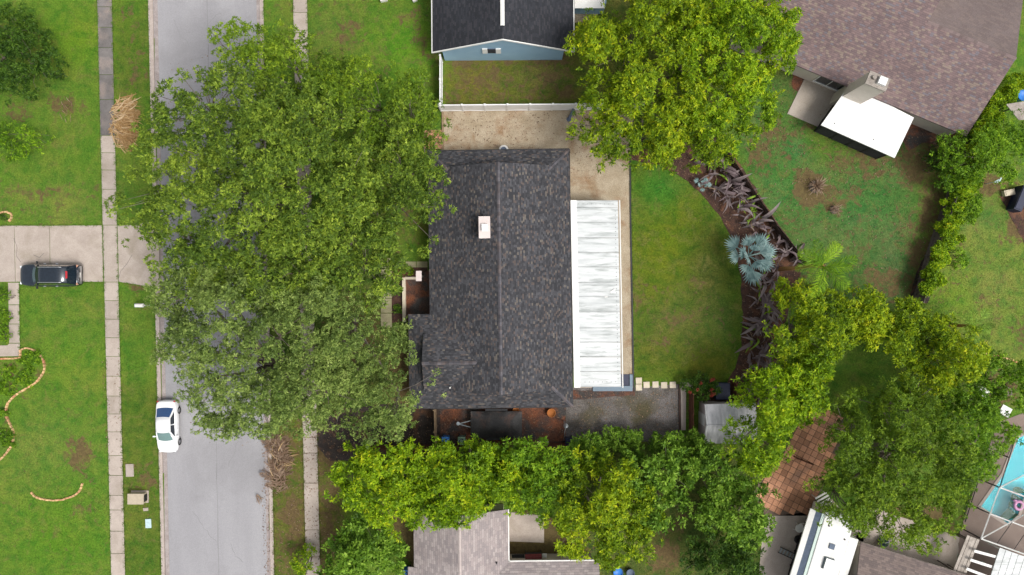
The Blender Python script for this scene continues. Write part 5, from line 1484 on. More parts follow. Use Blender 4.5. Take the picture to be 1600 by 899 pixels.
def car(name, label, base, rot, spec):
    """front of the car is local +x"""
    t = thing(name, label, 'car', base)
    T = frame(base[0], base[1], rot, base[2])
    L, Wd = spec['L'], spec['W']
    hw_ = Wd / 2
    paint = spec['paint']
    # hull: cross sections along the car
    rows = []
    for x, wf, ht, hb in spec['hull']:
        w = hw_ * wf
        half = [(w * .90, hb), (w * .99, hb + .14), (w, (hb + ht) * .5), (w * .985, ht - .16), (w * .93, ht - .05), (w * .80, ht - .005), (w * .45, ht + .018)]
        row = [(x * L, y, z) for y, z in half] + [(x * L, 0, ht + .024)] + [(x * L, -y, z) for y, z in half[::-1]]
        rows.append(row)
    mb = MB(T).loft(rows)
    n = len(rows[0])
    mb.f.append(list(range(n))); mb.f.append([(len(rows) - 1) * n + i for i in range(n)][::-1])
    body = mb.build('body', paint, t, smooth=True)
    sm = body.modifiers.new('sub', 'SUBSURF'); sm.levels = 1; sm.render_levels = 2
    # cabin: base ring and roof ring
    c = spec['cabin']     # (front base x, front roof x, rear roof x, rear base x, base z, roof z, base half width, roof half width)
    fb, fr, rr_, rb, zb, zr_, wb, wr = c
    fb, fr, rr_, rb = fb * L, fr * L, rr_ * L, rb * L
    def ring(x, w, z, bow, crown=.03, m=9):
        return [(x + bow * (1 - (2 * j / (m - 1) - 1) ** 2), w * (1 - 2 * j / (m - 1)), z + crown * (1 - (2 * j / (m - 1) - 1) ** 2)) for j in range(m)]
    A = ring(fb, wb, zb, .16, .01); B = ring(fr, wr, zr_, .07); C_ = ring(rr_, wr, zr_, -.05); D = ring(rb, wb * .97, zb + spec.get('rear_up', .02), -.10, .01)
    def up(row, d): return [(p[0], p[1], p[2] + d) for p in row]
    mid = ring((fr * .4 + rr_ * .6), wr * 1.015, zr_ + .03, 0)
    roof = MB(T).loft([B, ring(fr * .8 + rr_ * .2, wr * 1.01, zr_ + .018, .02), mid, C_]).build('roof', spec['roof'], t, smooth=True)
    so = roof.modifiers.new('s', 'SOLIDIFY'); so.thickness = .03; so.offset = 1
    def sub(r0, r1, a, b, sh=0.0):
        return [[tuple(lerp(p[i], q[i], f) + (sh if i == 2 else 0) for i in range(3)) for p, q in zip(r0, r1)] for f in (a, b)]
    def trim(rows, k=0.06):
        out = []
        for row in rows:
            y0 = row[0][1]; m_ = max(abs(p[1]) for p in row)
            out.append([(p[0], p[1] * (1 - k / max(m_, .01)), p[2]) for p in row])
        return out
    # pillars and frames: one shell in body colour, glass set 6 mm proud
    shell = MB(T).loft([A, B]).loft([C_, D])
    for s in (0, -1):
        shell.face([A[s], B[s], C_[s], D[s]] if s == 0 else [D[s], C_[s], B[s], A[s]])
    shell.build('pillars', paint, t, smooth=False)
    MB(T).loft(trim(sub(A, B, .03, .95, .012))).build('windshield', 'windshield_glass', t, smooth=True)
    MB(T).loft(trim(sub(C_, D, .06, .94 if not spec.get('suv') else .8, .012))).build('rear_window', spec.get('rear_glass', 'rear_glass'), t, smooth=True)
    for s in (0, -1):
        sg = 1 if s == 0 else -1
        a_, b_, c__, d__ = A[s], B[s], C_[s], D[s]
        def q(u, v):
            lo_ = [lerp(a_[i], d__[i], u) for i in range(3)]; hi_ = [lerp(b_[i], c__[i], u) for i in range(3)]
            p = [lerp(lo_[i], hi_[i], v) for i in range(3)]; return (p[0], p[1] + sg * .012, p[2] + .004)
        spans = ((.06, .46), (.50, .90)) if not spec.get('suv') else ((.05, .35), (.38, .66), (.69, .94))
        for u0, u1 in spans:
            MB(T).face([q(u0, .10), q(u1, .10), q(u1, .90), q(u0, .90)]).build('side_window', 'car_glass', t)
    for sx in spec['axles']:
        for sy in (-1, 1): wheel(t, sx * L, sy * (hw_ - .10), spec['rad'], .22, T)
    # dark wheel arches
    for sy in (-1, 1):
        mir = MB(T).box((fb - .28 * 1, sy * (hw_ + .09), zb + .03), (.12, .22, .16)).box((fb - .26, sy * (hw_ - .02), zb), (.06, .1, .05)).build('mirror', paint if paint != 'black_paint' else 'black_plastic', t)
        bevel(mir, .03)
        MB(T).box((L * .468, sy * hw_ * .66, spec['lamp_z']), (.14, hw_ * .30, .10), sy * -.5).build('headlight', 'clear_lamp', t)
        MB(T).box((-L * .478, sy * hw_ * .76, spec['tail_z']), (.12, hw_ * .22, .14), sy * .4).build('taillight', spec['tail'], t)
        for xx in (.06, -.14):
            MB(T).box((xx * L, sy * (hw_ + .008), zb - .14), (.2, .05, .035)).build('door_handle', spec['handle'], t)
    MB(T).box((L * .497, 0, .42), (.06, Wd * .5, .16)).build('grille', 'black_plastic', t)
    MB(T).box((-L * .499, 0, .62 if not spec.get('suv') else .78), (.03, .42, .13)).build('number_plate', 'white_paint', t)
    wp = MB(T)
    for sy in (-.1, .45): wp.tube([(fb + .10, sy * Wd * .5, zb + .03), (fb + .02, sy * Wd * .5 - .42, zb + .05)], .012, 4)
    wp.build('wiper', 'black_plastic', t)
    return t, T, (fb, fr, rr_, rb, zb, zr_, wb, wr)

sed = dict(L=4.5, W=1.78, paint='white_car_paint', roof='white_car_paint', rad=.32, axles=(.31, -.29), lamp_z=.62, tail_z=.78, tail='red_lamp', handle='white_car_paint',
           hull=[(-.503, .36, .66, .36), (-.497, .62, .80, .32), (-.482, .82, .92, .26), (-.45, .93, .97, .21), (-.40, .975, .985, .2), (-.30, 1.0, .99, .2), (-.1, 1.0, .95, .2), (.12, 1.0, .93, .2), (.25, 1.0, .92, .2), (.36, .985, .86, .2), (.42, .95, .79, .21), (.46, .87, .73, .22), (.485, .74, .66, .26), (.50, .52, .58, .30), (.507, .30, .5, .34)],
           cabin=(.235, .07, -.19, -.365, .93, 1.43, .80, .60))
bs_ = W(266.5, 664.5)
car('sedan_car', 'white sedan parked against the left kerb of the road', (bs_[0], bs_[1], -.10), math.radians(-90 + 1.0), sed)
suv = dict(L=5.15, W=1.95, paint='black_paint', roof='black_paint', rad=.38, axles=(.31, -.29), lamp_z=.82, tail_z=1.02, tail='amber_lamp', handle='chrome', suv=True, rear_glass='car_glass', rear_up=.06,
           hull=[(-.5, .80, .98, .42), (-.488, .93, 1.10, .30), (-.44, .985, 1.14, .26), (-.30, 1.0, 1.15, .25), (-.1, 1.0, 1.13, .25), (.12, 1.0, 1.10, .25), (.25, 1.0, 1.08, .25), (.36, .985, 1.03, .26), (.42, .94, .98, .27), (.46, .86, .92, .28), (.485, .74, .84, .31), (.498, .55, .74, .34), (.503, .34, .6, .36)],
           cabin=(.22, .10, -.40, -.475, 1.12, 1.76, .88, .70))
bs_ = W(88, 430.2)
st, Ts, cb = car('suv_car', 'black sport utility vehicle parked on the concrete driveway', (bs_[0], bs_[1], .03), math.radians(180), suv)
for sy in (-1, 1):
    MB(Ts).tube([(.38, sy * .64, 1.80), (.25, sy * .64, 1.86), (-1.45, sy * .64, 1.86), (-1.6, sy * .64, 1.80)], .026, 6).build('roof_rail', 'chrome', st)
    MB(Ts).box((-.1, sy * .96, .38), (2.6, .10, .05)).build('side_step', 'black_plastic', st)
MB(Ts).box((-2.05, 0, 1.80), (.14, .62, .05)).build('brake_light', 'red_lamp', st)
MB(Ts).box((-2.50, 0, .66), (.16, 1.5, .16)).build('rear_bumper', 'chrome', st)
MB(Ts).box((-2.5, 0, 1.06), (.06, .85, .07)).build('tailgate_trim', 'chrome', st)

# ------------------------------------------------------------------ brick edging
def brick_run(label, pts, L=.30, name='brick_edging', wd=.16, z=.07):
    P = [Vector(W(*p)) for p in pts]
    t = thing(name, label, 'edging', tuple(P[0]))
    me = MB().box((0, 0, 0), (L * .93, wd, .14), 0, .86).mesh('brick', 'edging_brick')
    acc = 0.0; r = random.Random(int(pts[0][0] * 3))
    for a, b in zip(P, P[1:]):
        d = b - a; s = acc
        while s < d.length:
            q = a + d.normalized() * s
            inst('brick', me, t, (q.x + r.uniform(-.02, .02), q.y + r.uniform(-.02, .02), z - .02 + r.uniform(-.015, .02)), (r.uniform(-.08, .08), r.uniform(-.08, .08), math.atan2(d.y, d.x) + r.uniform(-.12, .12)), (r.uniform(.85, 1.08), r.uniform(.85, 1.1), 1))
            s += L
        acc = s - d.length
    return t
def smooth_path(p, n=4):
    out = []
    for i in range(len(p) - 1):
        p0, p1, p2, p3 = p[max(i - 1, 0)], p[i], p[i + 1], p[min(i + 2, len(p) - 1)]
        for j in range(n):
            t = j / n
            out.append(tuple(.5 * (2 * p1[c] + (p2[c] - p0[c]) * t + (2 * p0[c] - 5 * p1[c] + 4 * p2[c] - p3[c]) * t * t + (3 * p1[c] - p0[c] - 3 * p2[c] + p3[c]) * t ** 3) for c in (0, 1)))
    return out + [p[-1]]
brick_run('pale brick edging curving around the planted bed below the front walk', [(-12, 561), (0, 561), (18, 560.5), (32, 559), (32.5, 548)] + smooth_path([(34, 546), (44, 544), (56, 549), (66, 559), (70, 573), (65, 588), (52, 601), (38, 609), (24, 618), (13, 630), (10, 643), (13, 656), (20, 671), (21.5, 684), (16, 700), (6, 713), (-12, 728)]))
brick_run('short arc of half buried bricks on the lower left lawn', smooth_path([(50, 771), (56, 776), (68, 780), (84, 782), (100, 780), (113, 776), (122, 770), (127, 762), (129, 756)]))
brick_run('small ring of bricks around a dark planting hole left of the driveway', smooth_path([(0, 334), (5, 332), (12, 332), (18, 335), (19, 340), (16, 345)]), .28)
brick_run('red brick border at the right edge beside the bright lawn', [(1535, 552), (1560, 556), (1582, 563), (1605, 574)], .3)
shrub('pot_plant', 'tiny dark plant inside the ring of bricks', [(8, 341, 7, 6, .2, .3)], 'deep', rc=.2, L=.16, wd=.08, dens=120, fill=.9, seed=95, cat='plant')
# ------------------------------------------------------------------ stepping stones
for px, py, lab in ((998, 595, 'upper square stepping stone of the pair by the porch base'), (998, 605.5, 'lower square stepping stone of the pair by the porch base'), (1010, 601.5, 'square stepping stone, second column from the porch base'), (1024, 601, 'square stepping stone in the middle of the row'), (1037.5, 602, 'square stepping stone, second from the right of the row'), (1051, 601.5, 'square stepping stone at the right end of the row')):
    a = W(px, py)
    o = MB().box((a[0], a[1], .03), (.54, .54, .09), .03).build('stepping_stone', 'cream_stone'); bevel(o, .02)
    tag(o, lab, 'stepping stone', 'stepping stones beside the gravel yard')
for px, lab in ((843, 'pale paver block on the leafy floor, left of the pair'), (853, 'pale paver block on the leafy floor, right of the pair')):
    a = W(px, 691.5); o = MB().box((a[0], a[1], .06), (.42, .24, .09), -.04).build('paver_block', 'cream_stone'); bevel(o, .015); tag(o, lab, 'paver', 'loose pavers by the fence')
a = W(1068, 635)
tag(MB().prism([W(*p)[:2] for p in [(1063, 598), (1082, 598), (1082, 606), (1071.5, 606), (1071, 672), (1064, 672)]], -.02, .12).build('concrete_border', 'concrete'), 'pale concrete border strip at the right end of the gravel yard', 'border')
tag(MB().prism([W(*p)[:2] for p in [(1060, 600), (1062.6, 600), (1063.2, 674), (1060.6, 674)]], -.02, .14).build('timber_border', 'dark_wood'), 'dark timber edge beside the pale concrete border', 'border')
# paver pad beside the upper house corner
pad = [o for o in bpy.data.objects if o.name == 'brick_pad'][0]
mp_ = MB().box((0, 0, .04), (.36, .24, .05)).mesh('paver', 'terracotta_paver')
for i in range(4):
    for j in range(6):
        inst('paver', mp_, pad, W(666.5 + i * 6.8 + (j % 2) * .6, 206 + j * 5), (0, 0, rnd.uniform(-.05, .05)))
tag(MB().prism([W(*p)[:2] for p in [(690.5, 176), (693.5, 176), (694, 234), (691, 234)]], 0, .15).build('timber_border', 'pale_wood'), 'pale timber strip at the left end of the tan gravel yard', 'border')

# ------------------------------------------------------------------ brick patio of the neighbour
pt_ = bpy.data.objects.new('brick_patio', None); col.objects.link(pt_); c0 = W(1238, 735); pt_.location = c0; tag(pt_, kind='structure')
pang = math.radians(-27)
MB().prism([W(*p)[:2] for p in [(1265, 630), (1325, 655), (1300, 735), (1262, 806), (1195, 806), (1175, 770), (1225, 700)]], -.02, .012).build('bed', 'paver_joint', pt_)
pv = MB().box((0, 0, .03), (.49, .49, .05)).mesh('paver', 'terracotta_paver')
Tq = frame(c0[0], c0[1], pang)
polyq = [W(*p)[:2] for p in [(1268, 634), (1320, 657), (1297, 732), (1262, 800), (1198, 803), (1180, 770), (1228, 700)]]
cnt = 0
for i in range(-14, 15):
    for j in range(-14, 15):
        q = Tq((i * .53, j * .53, 0))
        if inpoly(np.array([q[0]]), np.array([q[1]]), polyq)[0] and cnt < 300:
            inst('paver', pv, pt_, (q[0], q[1], rnd.uniform(-.006, .006)), (0, 0, pang + rnd.uniform(-.02, .02))); cnt += 1
tb = thing('garden_gate', 'low red-brown gate rail across the brick patio', 'gate', W(1248, 716))
A, B = W(1240, 713), W(1263, 722)
for z in (.5, .9): MB().tube([(A[0], A[1], z), (B[0], B[1], z)], .05, 6).build('rail', 'red_wood', tb)
for u in (0, .5, 1): MB().box((lerp(A[0], B[0], u), lerp(A[1], B[1], u), .5), (.09, .09, 1.0)).build('post', 'red_wood', tb)

# ------------------------------------------------------------------ shed
sh = thing('garden_shed', 'grey-white garden shed with ridged roof half under a laurel tree', 'shed', W(1130, 650))
zs_, zsr = 2.1, 2.75
E = [(1101, 632), (1180, 630), (1180, 694), (1099, 693)]
A, B, C, D = [W(*p, zs_) for p in E]
R0 = Vector(A).lerp(Vector(D), .5); R1 = Vector(B).lerp(Vector(C), .5); R0.z = R1.z = zsr
MB().slab([A, B, tuple(R1), tuple(R0)], .06).slab([D, C, tuple(R1), tuple(R0)], .06).build('roof', 'shed_roof', sh)
MB().tube([tuple(R0 + Vector((0, 0, .02))), tuple(R1 + Vector((0, 0, .02)))], .06, 6).build('ridge', 'shed_roof', sh)
mx_, my_ = (A[0] + C[0]) / 2, (A[1] + C[1]) / 2
ins = [(mx_ + (p[0] - mx_) * .95, my_ + (p[1] - my_) * .95) for p in (A, B, C, D)]
MB().prism(ins, -.02, zs_ - .02).face([(ins[0][0], ins[0][1], zs_ - .02), (ins[3][0], ins[3][1], zs_ - .02), ((ins[0][0] + ins[3][0]) / 2, (ins[0][1] + ins[3][1]) / 2, zsr - .08)]).build('wall', 'shed_wall', sh)
MB().box((ins[0][0] - .03, (ins[0][1] + ins[3][1]) / 2, .95), (.06, 1.4, 1.85)).build('door', 'white_paint', sh)
tr2 = MB(); 
tr2.tube([(ins[0][0] - .06, ins[0][1], zs_), (ins[0][0] - .06, R0.y, zsr), (ins[0][0] - .06, ins[3][1], zs_)], .05, 4); tr2.build('trim', 'white_paint', sh)
a = W(1130, 612, .9)
nb = thing('storage_box', 'dark navy storage box above the grey shed', 'box', (a[0], a[1], 0))
o = MB().box((a[0], a[1], .4), (1.15, 1.35, .8)).build('tub', 'navy_plastic', nb); bevel(o, .03)
o = MB().box((a[0], a[1], .84), (1.22, 1.42, .08)).build('lid', 'navy_plastic', nb); bevel(o, .03)
# ------------------------------------------------------------------ side yard things
def bin_(px, py, mat, label, h=1.05):
    a = W(px, py, .5); t = thing('wheelie_bin', label, 'bin', (a[0], a[1], 0))
    MB().box((a[0], a[1], .5), (.5, .56, .92), 0, 1.15).build('tub', mat, t)
    l = MB().box((a[0], a[1], h - .03), (.64, .70, .07)).box((a[0], a[1] - .02, h + .02), (.5, .5, .05), 0, .8).build('lid', mat, t); bevel(l, .02)
    MB().tube([(a[0] - .26, a[1] + .38, h - .05), (a[0] + .26, a[1] + .38, h - .05)], .03, 6).build('handle', 'black_plastic', t)
    MB().lathe((a[0], a[1], h + .01), [(.2, 0), (.2, .05), (.14, .055), (.14, .02)], 14).build('lid_rim', 'navy_plastic', t)
    for s in (-1, 1):
        MB().tube([(a[0] + s * .24, a[1] + .32, .12), (a[0] + s * .32, a[1] + .32, .12)], .12, 10).build('wheel', 'rubber', t)
bin_(697, 687, 'blue_plastic', 'bright blue wheeled bin against the brown fence')
bin_(722, 687, 'green_plastic', 'pale green wheeled bin half under the laurel leaves')
bin_(888, 689, 'navy_plastic', 'dark purple bin at the end of the brown fence')
# covered trailer
a = W(776, 661)
tl = thing('utility_trailer', 'black covered utility trailer parked beside the lower eave', 'trailer', a)
Tt = frame(a[0], a[1], 0)
MB(Tt).box((0, 0, .62), (4.3, 2.2, .5)).build('bed', 'black_plastic', tl)
rows = []
rt = random.Random(12)
for i in range(15):
    x = -2.2 + 4.4 * i / 14
    rows.append([(x, -1.15 + 2.3 * j / 8, .88 + .30 * math.sin(math.pi * j / 8) * math.sin(math.pi * (i + .6) / 15.2) + rt.uniform(-.06, .06)) for j in range(9)])
o = MB(Tt).loft(rows).build('cover', 'tarp_black', tl, smooth=True)
MB(Tt).tube([(-2.15, .3, .5), (-3.3, 0, .45)], .05, 6).tube([(-2.15, -.3, .5), (-3.3, 0, .45)], .05, 6).build('hitch', 'galvanised', tl)
MB(Tt).tube([(-3.3, 0, .02), (-3.3, 0, .7)], .04, 6).lathe((-3.3, .05, .55), [(.16, 0), (.16, .06)], 10).build('jack', 'galvanised', tl)
for sx in (-.45, .45):
    for sy in (-1.12, 1.12): wheel(tl, sx, sy, .34, .2, Tt)
for sy in (-1, 1): MB(Tt).box((0, sy * 1.2, .74), (1.9, .24, .05)).build('fender', 'black_plastic', tl)
# galvanised vent post
a = W(881, 659)
vp_ = thing('vent_post', 'silver conical topped vent post at the lower eave corner', 'vent', a)
MB().tube([(a[0], a[1] + .05, 0), (a[0], a[1] + .05, 2.0)], .06, 10).build('pipe', 'galvanised', vp_)
MB().lathe((a[0], a[1] + .05, 2.0), [(.2, 0), (.21, .15), (.06, .62), (.03, .65)], 14).build('cone', 'galvanised', vp_, smooth=True)
MB().tube([(a[0], a[1] + .05, 1.9), (a[0] - .02, a[1] - 1.6, .3)], .03, 6).build('brace', 'galvanised', vp_)
for px, py, rad, lab in ((861, 644, .36, 'orange terracotta pot under the lower eave beside the vent post'), (806, 640, .26, 'smaller orange pot beside the black trailer')):
    a = W(px, py); t = thing('plant_pot', lab, 'pot', a)
    MB().lathe((a[0], a[1], 0), [(rad * .7, 0), (rad, .42), (rad * 1.06, .42), (rad * 1.06, .5), (rad * .9, .5), (rad * .88, .42)], 16).build('pot', 'terracotta_pot', t, smooth=True)
    MB().lathe((a[0], a[1], .38), [(rad * .86, 0), (rad * .7, .03)], 12).build('soil', 'dark_soil', t)
# ------------------------------------------------------------------ verge things
a = W(219, 776)
ub = thing('utility_box', 'beige utility cabinet on the left verge', 'utility box', a)
o = MB().box((a[0], a[1], .35), (1.3, .85, .72)).build('case', 'utility_beige', ub); bevel(o, .03)
o = MB().box((a[0], a[1], .74), (1.38, .92, .06)).build('lid', 'utility_beige', ub); bevel(o, .02)
MB().box((a[0] + .66, a[1], .35), (.03, .6, .5)).build('door', 'dark_metal', ub)
MB().box((a[0], a[1], .03), (1.5, 1.05, .08)).build('plinth', 'concrete', ub)
a = W(203, 735); o = MB().box((a[0], a[1], .02), (.68, 1.1, .09), .03).build('concrete_pad', 'concrete'); bevel(o, .02)
tag(o, 'small stained concrete pad on the left verge below the sedan', 'pad')
a = W(232, 818); o = MB().box((a[0], a[1], .02), (.5, .78, .08), .04).build('meter_cover', 'cover_blue'); bevel(o, .015)
MB().box((a[0], a[1], .065), (.36, .2, .02), .04).build('hatch', 'cover_blue', o)
o.children[0].location = (0, 0, 0)
tag(o, 'pale blue water meter cover set in the left verge', 'meter cover')
a = W(228, 796); o = MB().box((a[0], a[1], .02), (.42, .26, .07), .1).box((a[0], a[1], .06), (.2, .14, .04), .1).build('valve_cover', 'concrete'); tag(o, 'small concrete valve cover between the beige cabinet and meter cover', 'valve cover')
a = W(228.5, 477)
mbx = thing('mailbox', 'white mailbox on a post below the driveway apron', 'mailbox', a)
MB().box((a[0] + .25, a[1], .5), (.1, .1, 1.0)).build('post', 'white_paint', mbx)
rows = []
for x in (-.32, .32):
    rows.append([(a[0] + x, a[1] + .16 * math.cos(q), 1.12 + (.16 * math.sin(q) if q > -.01 else -.14)) for q in (math.pi, 2.36, 1.57, .785, 0)])
o = MB().loft(rows).box((a[0], a[1], 1.04), (.64, .32, .16)).build('box', 'white_paint', mbx)
MB().box((a[0] - .33, a[1], 1.12), (.03, .3, .3)).build('door', 'galvanised', mbx)
MB().box((a[0] + .05, a[1] + .18, 1.25), (.12, .02, .16)).build('flag', 'deep_red', mbx)
# stray bits at the top of the frame
a = W(600, -1); o = MB().box((a[0], a[1], .2), (.6, .5, .4), .2).box((a[0], a[1], .43), (.4, .3, .06), .2).build('utility_box', 'white_paint'); tag(o, 'white box cut by the top edge on the front lawn', 'box')
a = W(648, 0); o = MB().box((a[0], a[1], .15), (.4, .4, .3), .4).box((a[0], a[1], .34), (.3, .3, .08), .4).build('garden_spotlight', 'white_paint'); tag(o, 'small white fitting at the top edge near the blue house', 'fitting')
a = W(1176, 60, 1.0); o = MB().lathe((a[0], a[1], 0), [(.4, 0), (.5, .9), (.55, .92), (.45, .95)], 14).build('rain_barrel', 'blue_plastic', smooth=True); tag(o, 'blue barrel glimpsed between laurel leaves by the big brown roof', 'barrel')
# ------------------------------------------------------------------ camper, driveway things
A = Vector(W(1292, 797, 3.0)); B = Vector(W(1259, 905, 3.0))
dv = (B - A).normalized(); nv = Vector((-dv.y, dv.x, 0))
if nv.x < 0: nv = -nv
cvp = thing('camper', 'white camper with roof hatches and slate awning beside the brown roof', 'camper', (A.x + dv.x * 3 + nv.x * 1.3, A.y + dv.y * 3 + nv.y * 1.3, 0))
def TV(p): v = A + dv * p[0] + nv * p[1]; return (v.x, v.y, p[2])
o = MB(TV).prism([(0, 0), (0, 2.5), (8.5, 2.5), (8.5, 0)], .45, 3.0).build('body', 'rv_white', cvp); bevel(o, .08, 3)
MB(TV).prism([(1.6, 2.52), (1.6, 3.25), (7.5, 3.25), (7.5, 2.52)], 1.0, 2.95).build('slide_out', 'rv_white', cvp)
MB(TV).box((4.2, 1.35, 3.14), (1.05, .82, .26), 0, .85).build('air_conditioner', 'smoked_plastic', cvp)
MB(TV).box((2.75, 1.25, 3.05), (.45, .45, .1)).build('roof_hatch', 'slate_fabric', cvp)
for x, y in ((1.2, .55), (5.9, .5), (1.9, 2.1)): MB(TV).lathe((x, y, 3.0), [(.07, 0), (.07, .08)], 8).build('roof_vent', 'dark_metal', cvp)
MB(TV).box((4.4, -.13, 2.88), (8.0, .22, .1)).build('awning_trim', 'pale_green_trim', cvp)
MB(TV).slab([(.4, -.25, 2.88), (8.4, -.25, 2.88), (8.4, -.68, 2.7), (.4, -.68, 2.7)], .04).build('awning', 'slate_fabric', cvp)
MB(TV).slab([(.35, -.69, 2.72), (8.4, -.69, 2.72), (8.4, -1.12, 2.6), (.35, -1.12, 2.6)], .12).build('awning_case', 'white_paint', cvp)
for x in (2.5, 5.5):
    for y in (.15, 2.35):
        MB(TV).tube([(x, y - .1, .36), (x, y + .1, .36)], .36, 14).build('wheel', 'rubber', cvp)
window(cvp, TV, (3.2, 0, 1.9), 1.2, .7, 'x', out=-1)
# white rack under the branches behind the camper
a = W(1290, 785, 1.2); rk = thing('folded_table', 'white slatted rack at the head of the camper', 'rack', (a[0], a[1], 0))
for i in range(5): MB(frame(a[0], a[1], math.radians(-60))).box((-.6 + i * .3, 0, 1.0), (.16, 1.1, .04)).build('slat', 'white_paint', rk)
for x in (-.6, .6):
    for y in (-.45, .45): MB(frame(a[0], a[1], math.radians(-60))).box((x, y, .49), (.06, .06, .98)).build('leg', 'white_paint', rk)
# chair
a = W(1246, 823)
chx = thing('garden_chair', 'white garden chair standing on the concrete by the brick patio', 'chair', a)
Tx = frame(a[0], a[1], math.radians(160))
o = MB(Tx).lathe((0, 0, .42), [(.36, 0), (.38, .03), (.36, .06)], 14).build('seat', 'white_paint', chx)
for sx in (-1, 1):
    for sy in (-1, 1): MB(Tx).tube([(sx * .25, sy * .25, .42), (sx * .32, sy * .32, 0)], .02, 6).build('leg', 'white_paint', chx)
for i in range(7):
    q = math.radians(-60 + i * 20)
    MB(Tx).tube([(.34 * math.sin(q), -.34 * math.cos(q), .45), (.55 * math.sin(q), -.62 * math.cos(q) , .95)], .014, 5).build('spindle', 'white_paint', chx)
MB(Tx).tube([(.55 * math.sin(math.radians(g_)), -.62 * math.cos(math.radians(g_)), .96) for g_ in range(-70, 71, 14)], .022, 6).build('back_rail', 'white_paint', chx)
# ladder lying down
a = W(1229, 864)
ld = thing('ladder', 'aluminium step ladder lying on the concrete left of the camper', 'ladder', a)
Tl = frame(a[0], a[1], math.radians(-25))
for s in (-1, 1): MB(Tl).box((0, s * .24, .1), (1.5, .05, .09)).build('rail', 'black_plastic', ld)
for i in range(5): MB(Tl).box((-.6 + i * .3, 0, .12), (.12, .44, .04)).build('step', 'galvanised', ld)
a = W(1247, 843); o = MB().lathe((a[0], a[1], .0), [(.2, .02), (.36, 0), (.38, .1), (.36, .2), (.2, .2), (.18, .1)], 18).build('spare_tyre', 'rubber', smooth=True); tag(o, 'black tyre lying beside the dark fence strip', 'tyre')
a = W(1377, 845); t = thing('round_tub', 'blue-grey round tub behind the brown roof', 'tub', a)
MB().lathe((a[0], a[1], 0), [(.3, 0), (.38, .5), (.41, .5), (.34, .46), (.3, .1)], 16).build('tub', 'slate_fabric', t, smooth=True)
MB().tube([(a[0] - .39, a[1], .48), (a[0], a[1], .56), (a[0] + .39, a[1], .48)], .015, 5).build('handle', 'chrome', t)
# grill beside the pale roof
a = W(833, 865)
gr_ = thing('barbecue_grill', 'dark red barbecue grill in the corner of the pale pink roof', 'grill', a)
Tg = frame(a[0], a[1], .03)
rows = [[(x, .3 * math.cos(q), .9 + .28 * math.sin(q)) for q in (math.pi, 2.4, 1.9, 1.57, 1.2, .75, 0)] for x in (-.7, .7)]
MB(Tg).loft(rows).build('lid', 'deep_red', gr_, smooth=True)
MB(Tg).box((0, 0, .72), (1.45, .62, .34)).build('firebox', 'black_plastic', gr_)
MB(Tg).box((.95, 0, .85), (.4, .58, .04)).build('side_shelf', 'white_paint', gr_)
MB(Tg).box((-1.3, 0, .85), (1.1, .58, .04)).build('side_shelf', 'black_plastic', gr_)
for sx in (-.65, .65):
    for sy in (-.25, .25): MB(Tg).box((sx, sy, .28), (.06, .06, .56)).build('leg', 'black_plastic', gr_)
MB(Tg).tube([(-.5, -.34, .95), (.5, -.34, .95)], .02, 6).build('handle', 'chrome', gr_)
bin_(635, 893, 'blue_plastic', 'blue bin at the bottom edge beside the pale roof')
a = W(965, 893); o = MB().lathe((a[0], a[1], 0), [(.34, 0), (.4, .3), (.42, .32), (.34, .2)], 16).build('paddling_tub', 'blue_plastic', smooth=True); tag(o, 'blue tub at the bottom edge right of the pink roof', 'tub')
a = W(984, 893); o = MB().lathe((a[0], a[1], 0), [(.28, 0), (.33, .4), (.36, .42), (.28, .3)], 16).build('paddling_tub', 'slate_fabric', smooth=True); tag(o, 'small slate tub next to the blue tub', 'tub')
# ------------------------------------------------------------------ pool and its cage
pl = [W(*p)[:2] for p in POOL]
def grow(k): 
    cx = sum(p[0] for p in pl) / len(pl); cy = sum(p[1] for p in pl) / len(pl)
    return [(cx + (p[0] - cx) * k, cy + (p[1] - cy) * k) for p in pl]
ps_ = MB()
n = len(pl)
ps_.face([(x, y, -1.2) for x, y in (pl if sum(pl[i][0] * pl[(i + 1) % n][1] - pl[(i + 1) % n][0] * pl[i][1] for i in range(n)) > 0 else pl[::-1])])
for i in range(n):
    a, b = pl[i], pl[(i + 1) % n]
    ps_.face([(a[0], a[1], .03), (b[0], b[1], .03), (b[0], b[1], -1.2), (a[0], a[1], -1.2)])
tag(ps_.build('pool_basin', 'pool_shell'), kind='structure')
tag(MB().face([(x, y, -.12) for x, y in pl[::-1]]).build('pool_water', 'pool_water'), kind='structure')
cp = MB()
for i in range(n):
    a, b = pl[i], pl[(i + 1) % n]
    cp.box(((a[0] + b[0]) / 2, (a[1] + b[1]) / 2, .04), (math.dist(a, b), .25, .06), math.atan2(b[1] - a[1], b[0] - a[0]))
tag(cp.build('pool_coping', 'concrete'), 'pale coping around the turquoise pool', 'coping')
a = W(1592, 790)
fv = thing('pool_float', 'pink inflatable float in the turquoise pool', 'pool float', (a[0], a[1], -.12))
MB().tube([(a[0] + .35 * math.cos(q * math.pi / 6), a[1] + .35 * math.sin(q * math.pi / 6), -.04) for q in range(13)], .14, 8, cap=False).build('ring', 'pink_vinyl', fv, smooth=True)
MB().tube([(a[0] - .3, a[1] + .3, 0), (a[0] - .5, a[1] + .55, .3), (a[0] - .75, a[1] + .5, .35)], [.12, .09, .06], 8).build('head', 'pink_vinyl', fv, smooth=True)
cg = thing('pool_cage', 'white framed screen enclosure over the turquoise pool', 'pool cage', W(1545, 790))
def beam(p, q, z0, z1, mat, rad=.05, name='beam'):
    A, B = W(*p, z0), W(*q, z1); MB().tube([A, B], rad, 4).build(name, mat, cg)
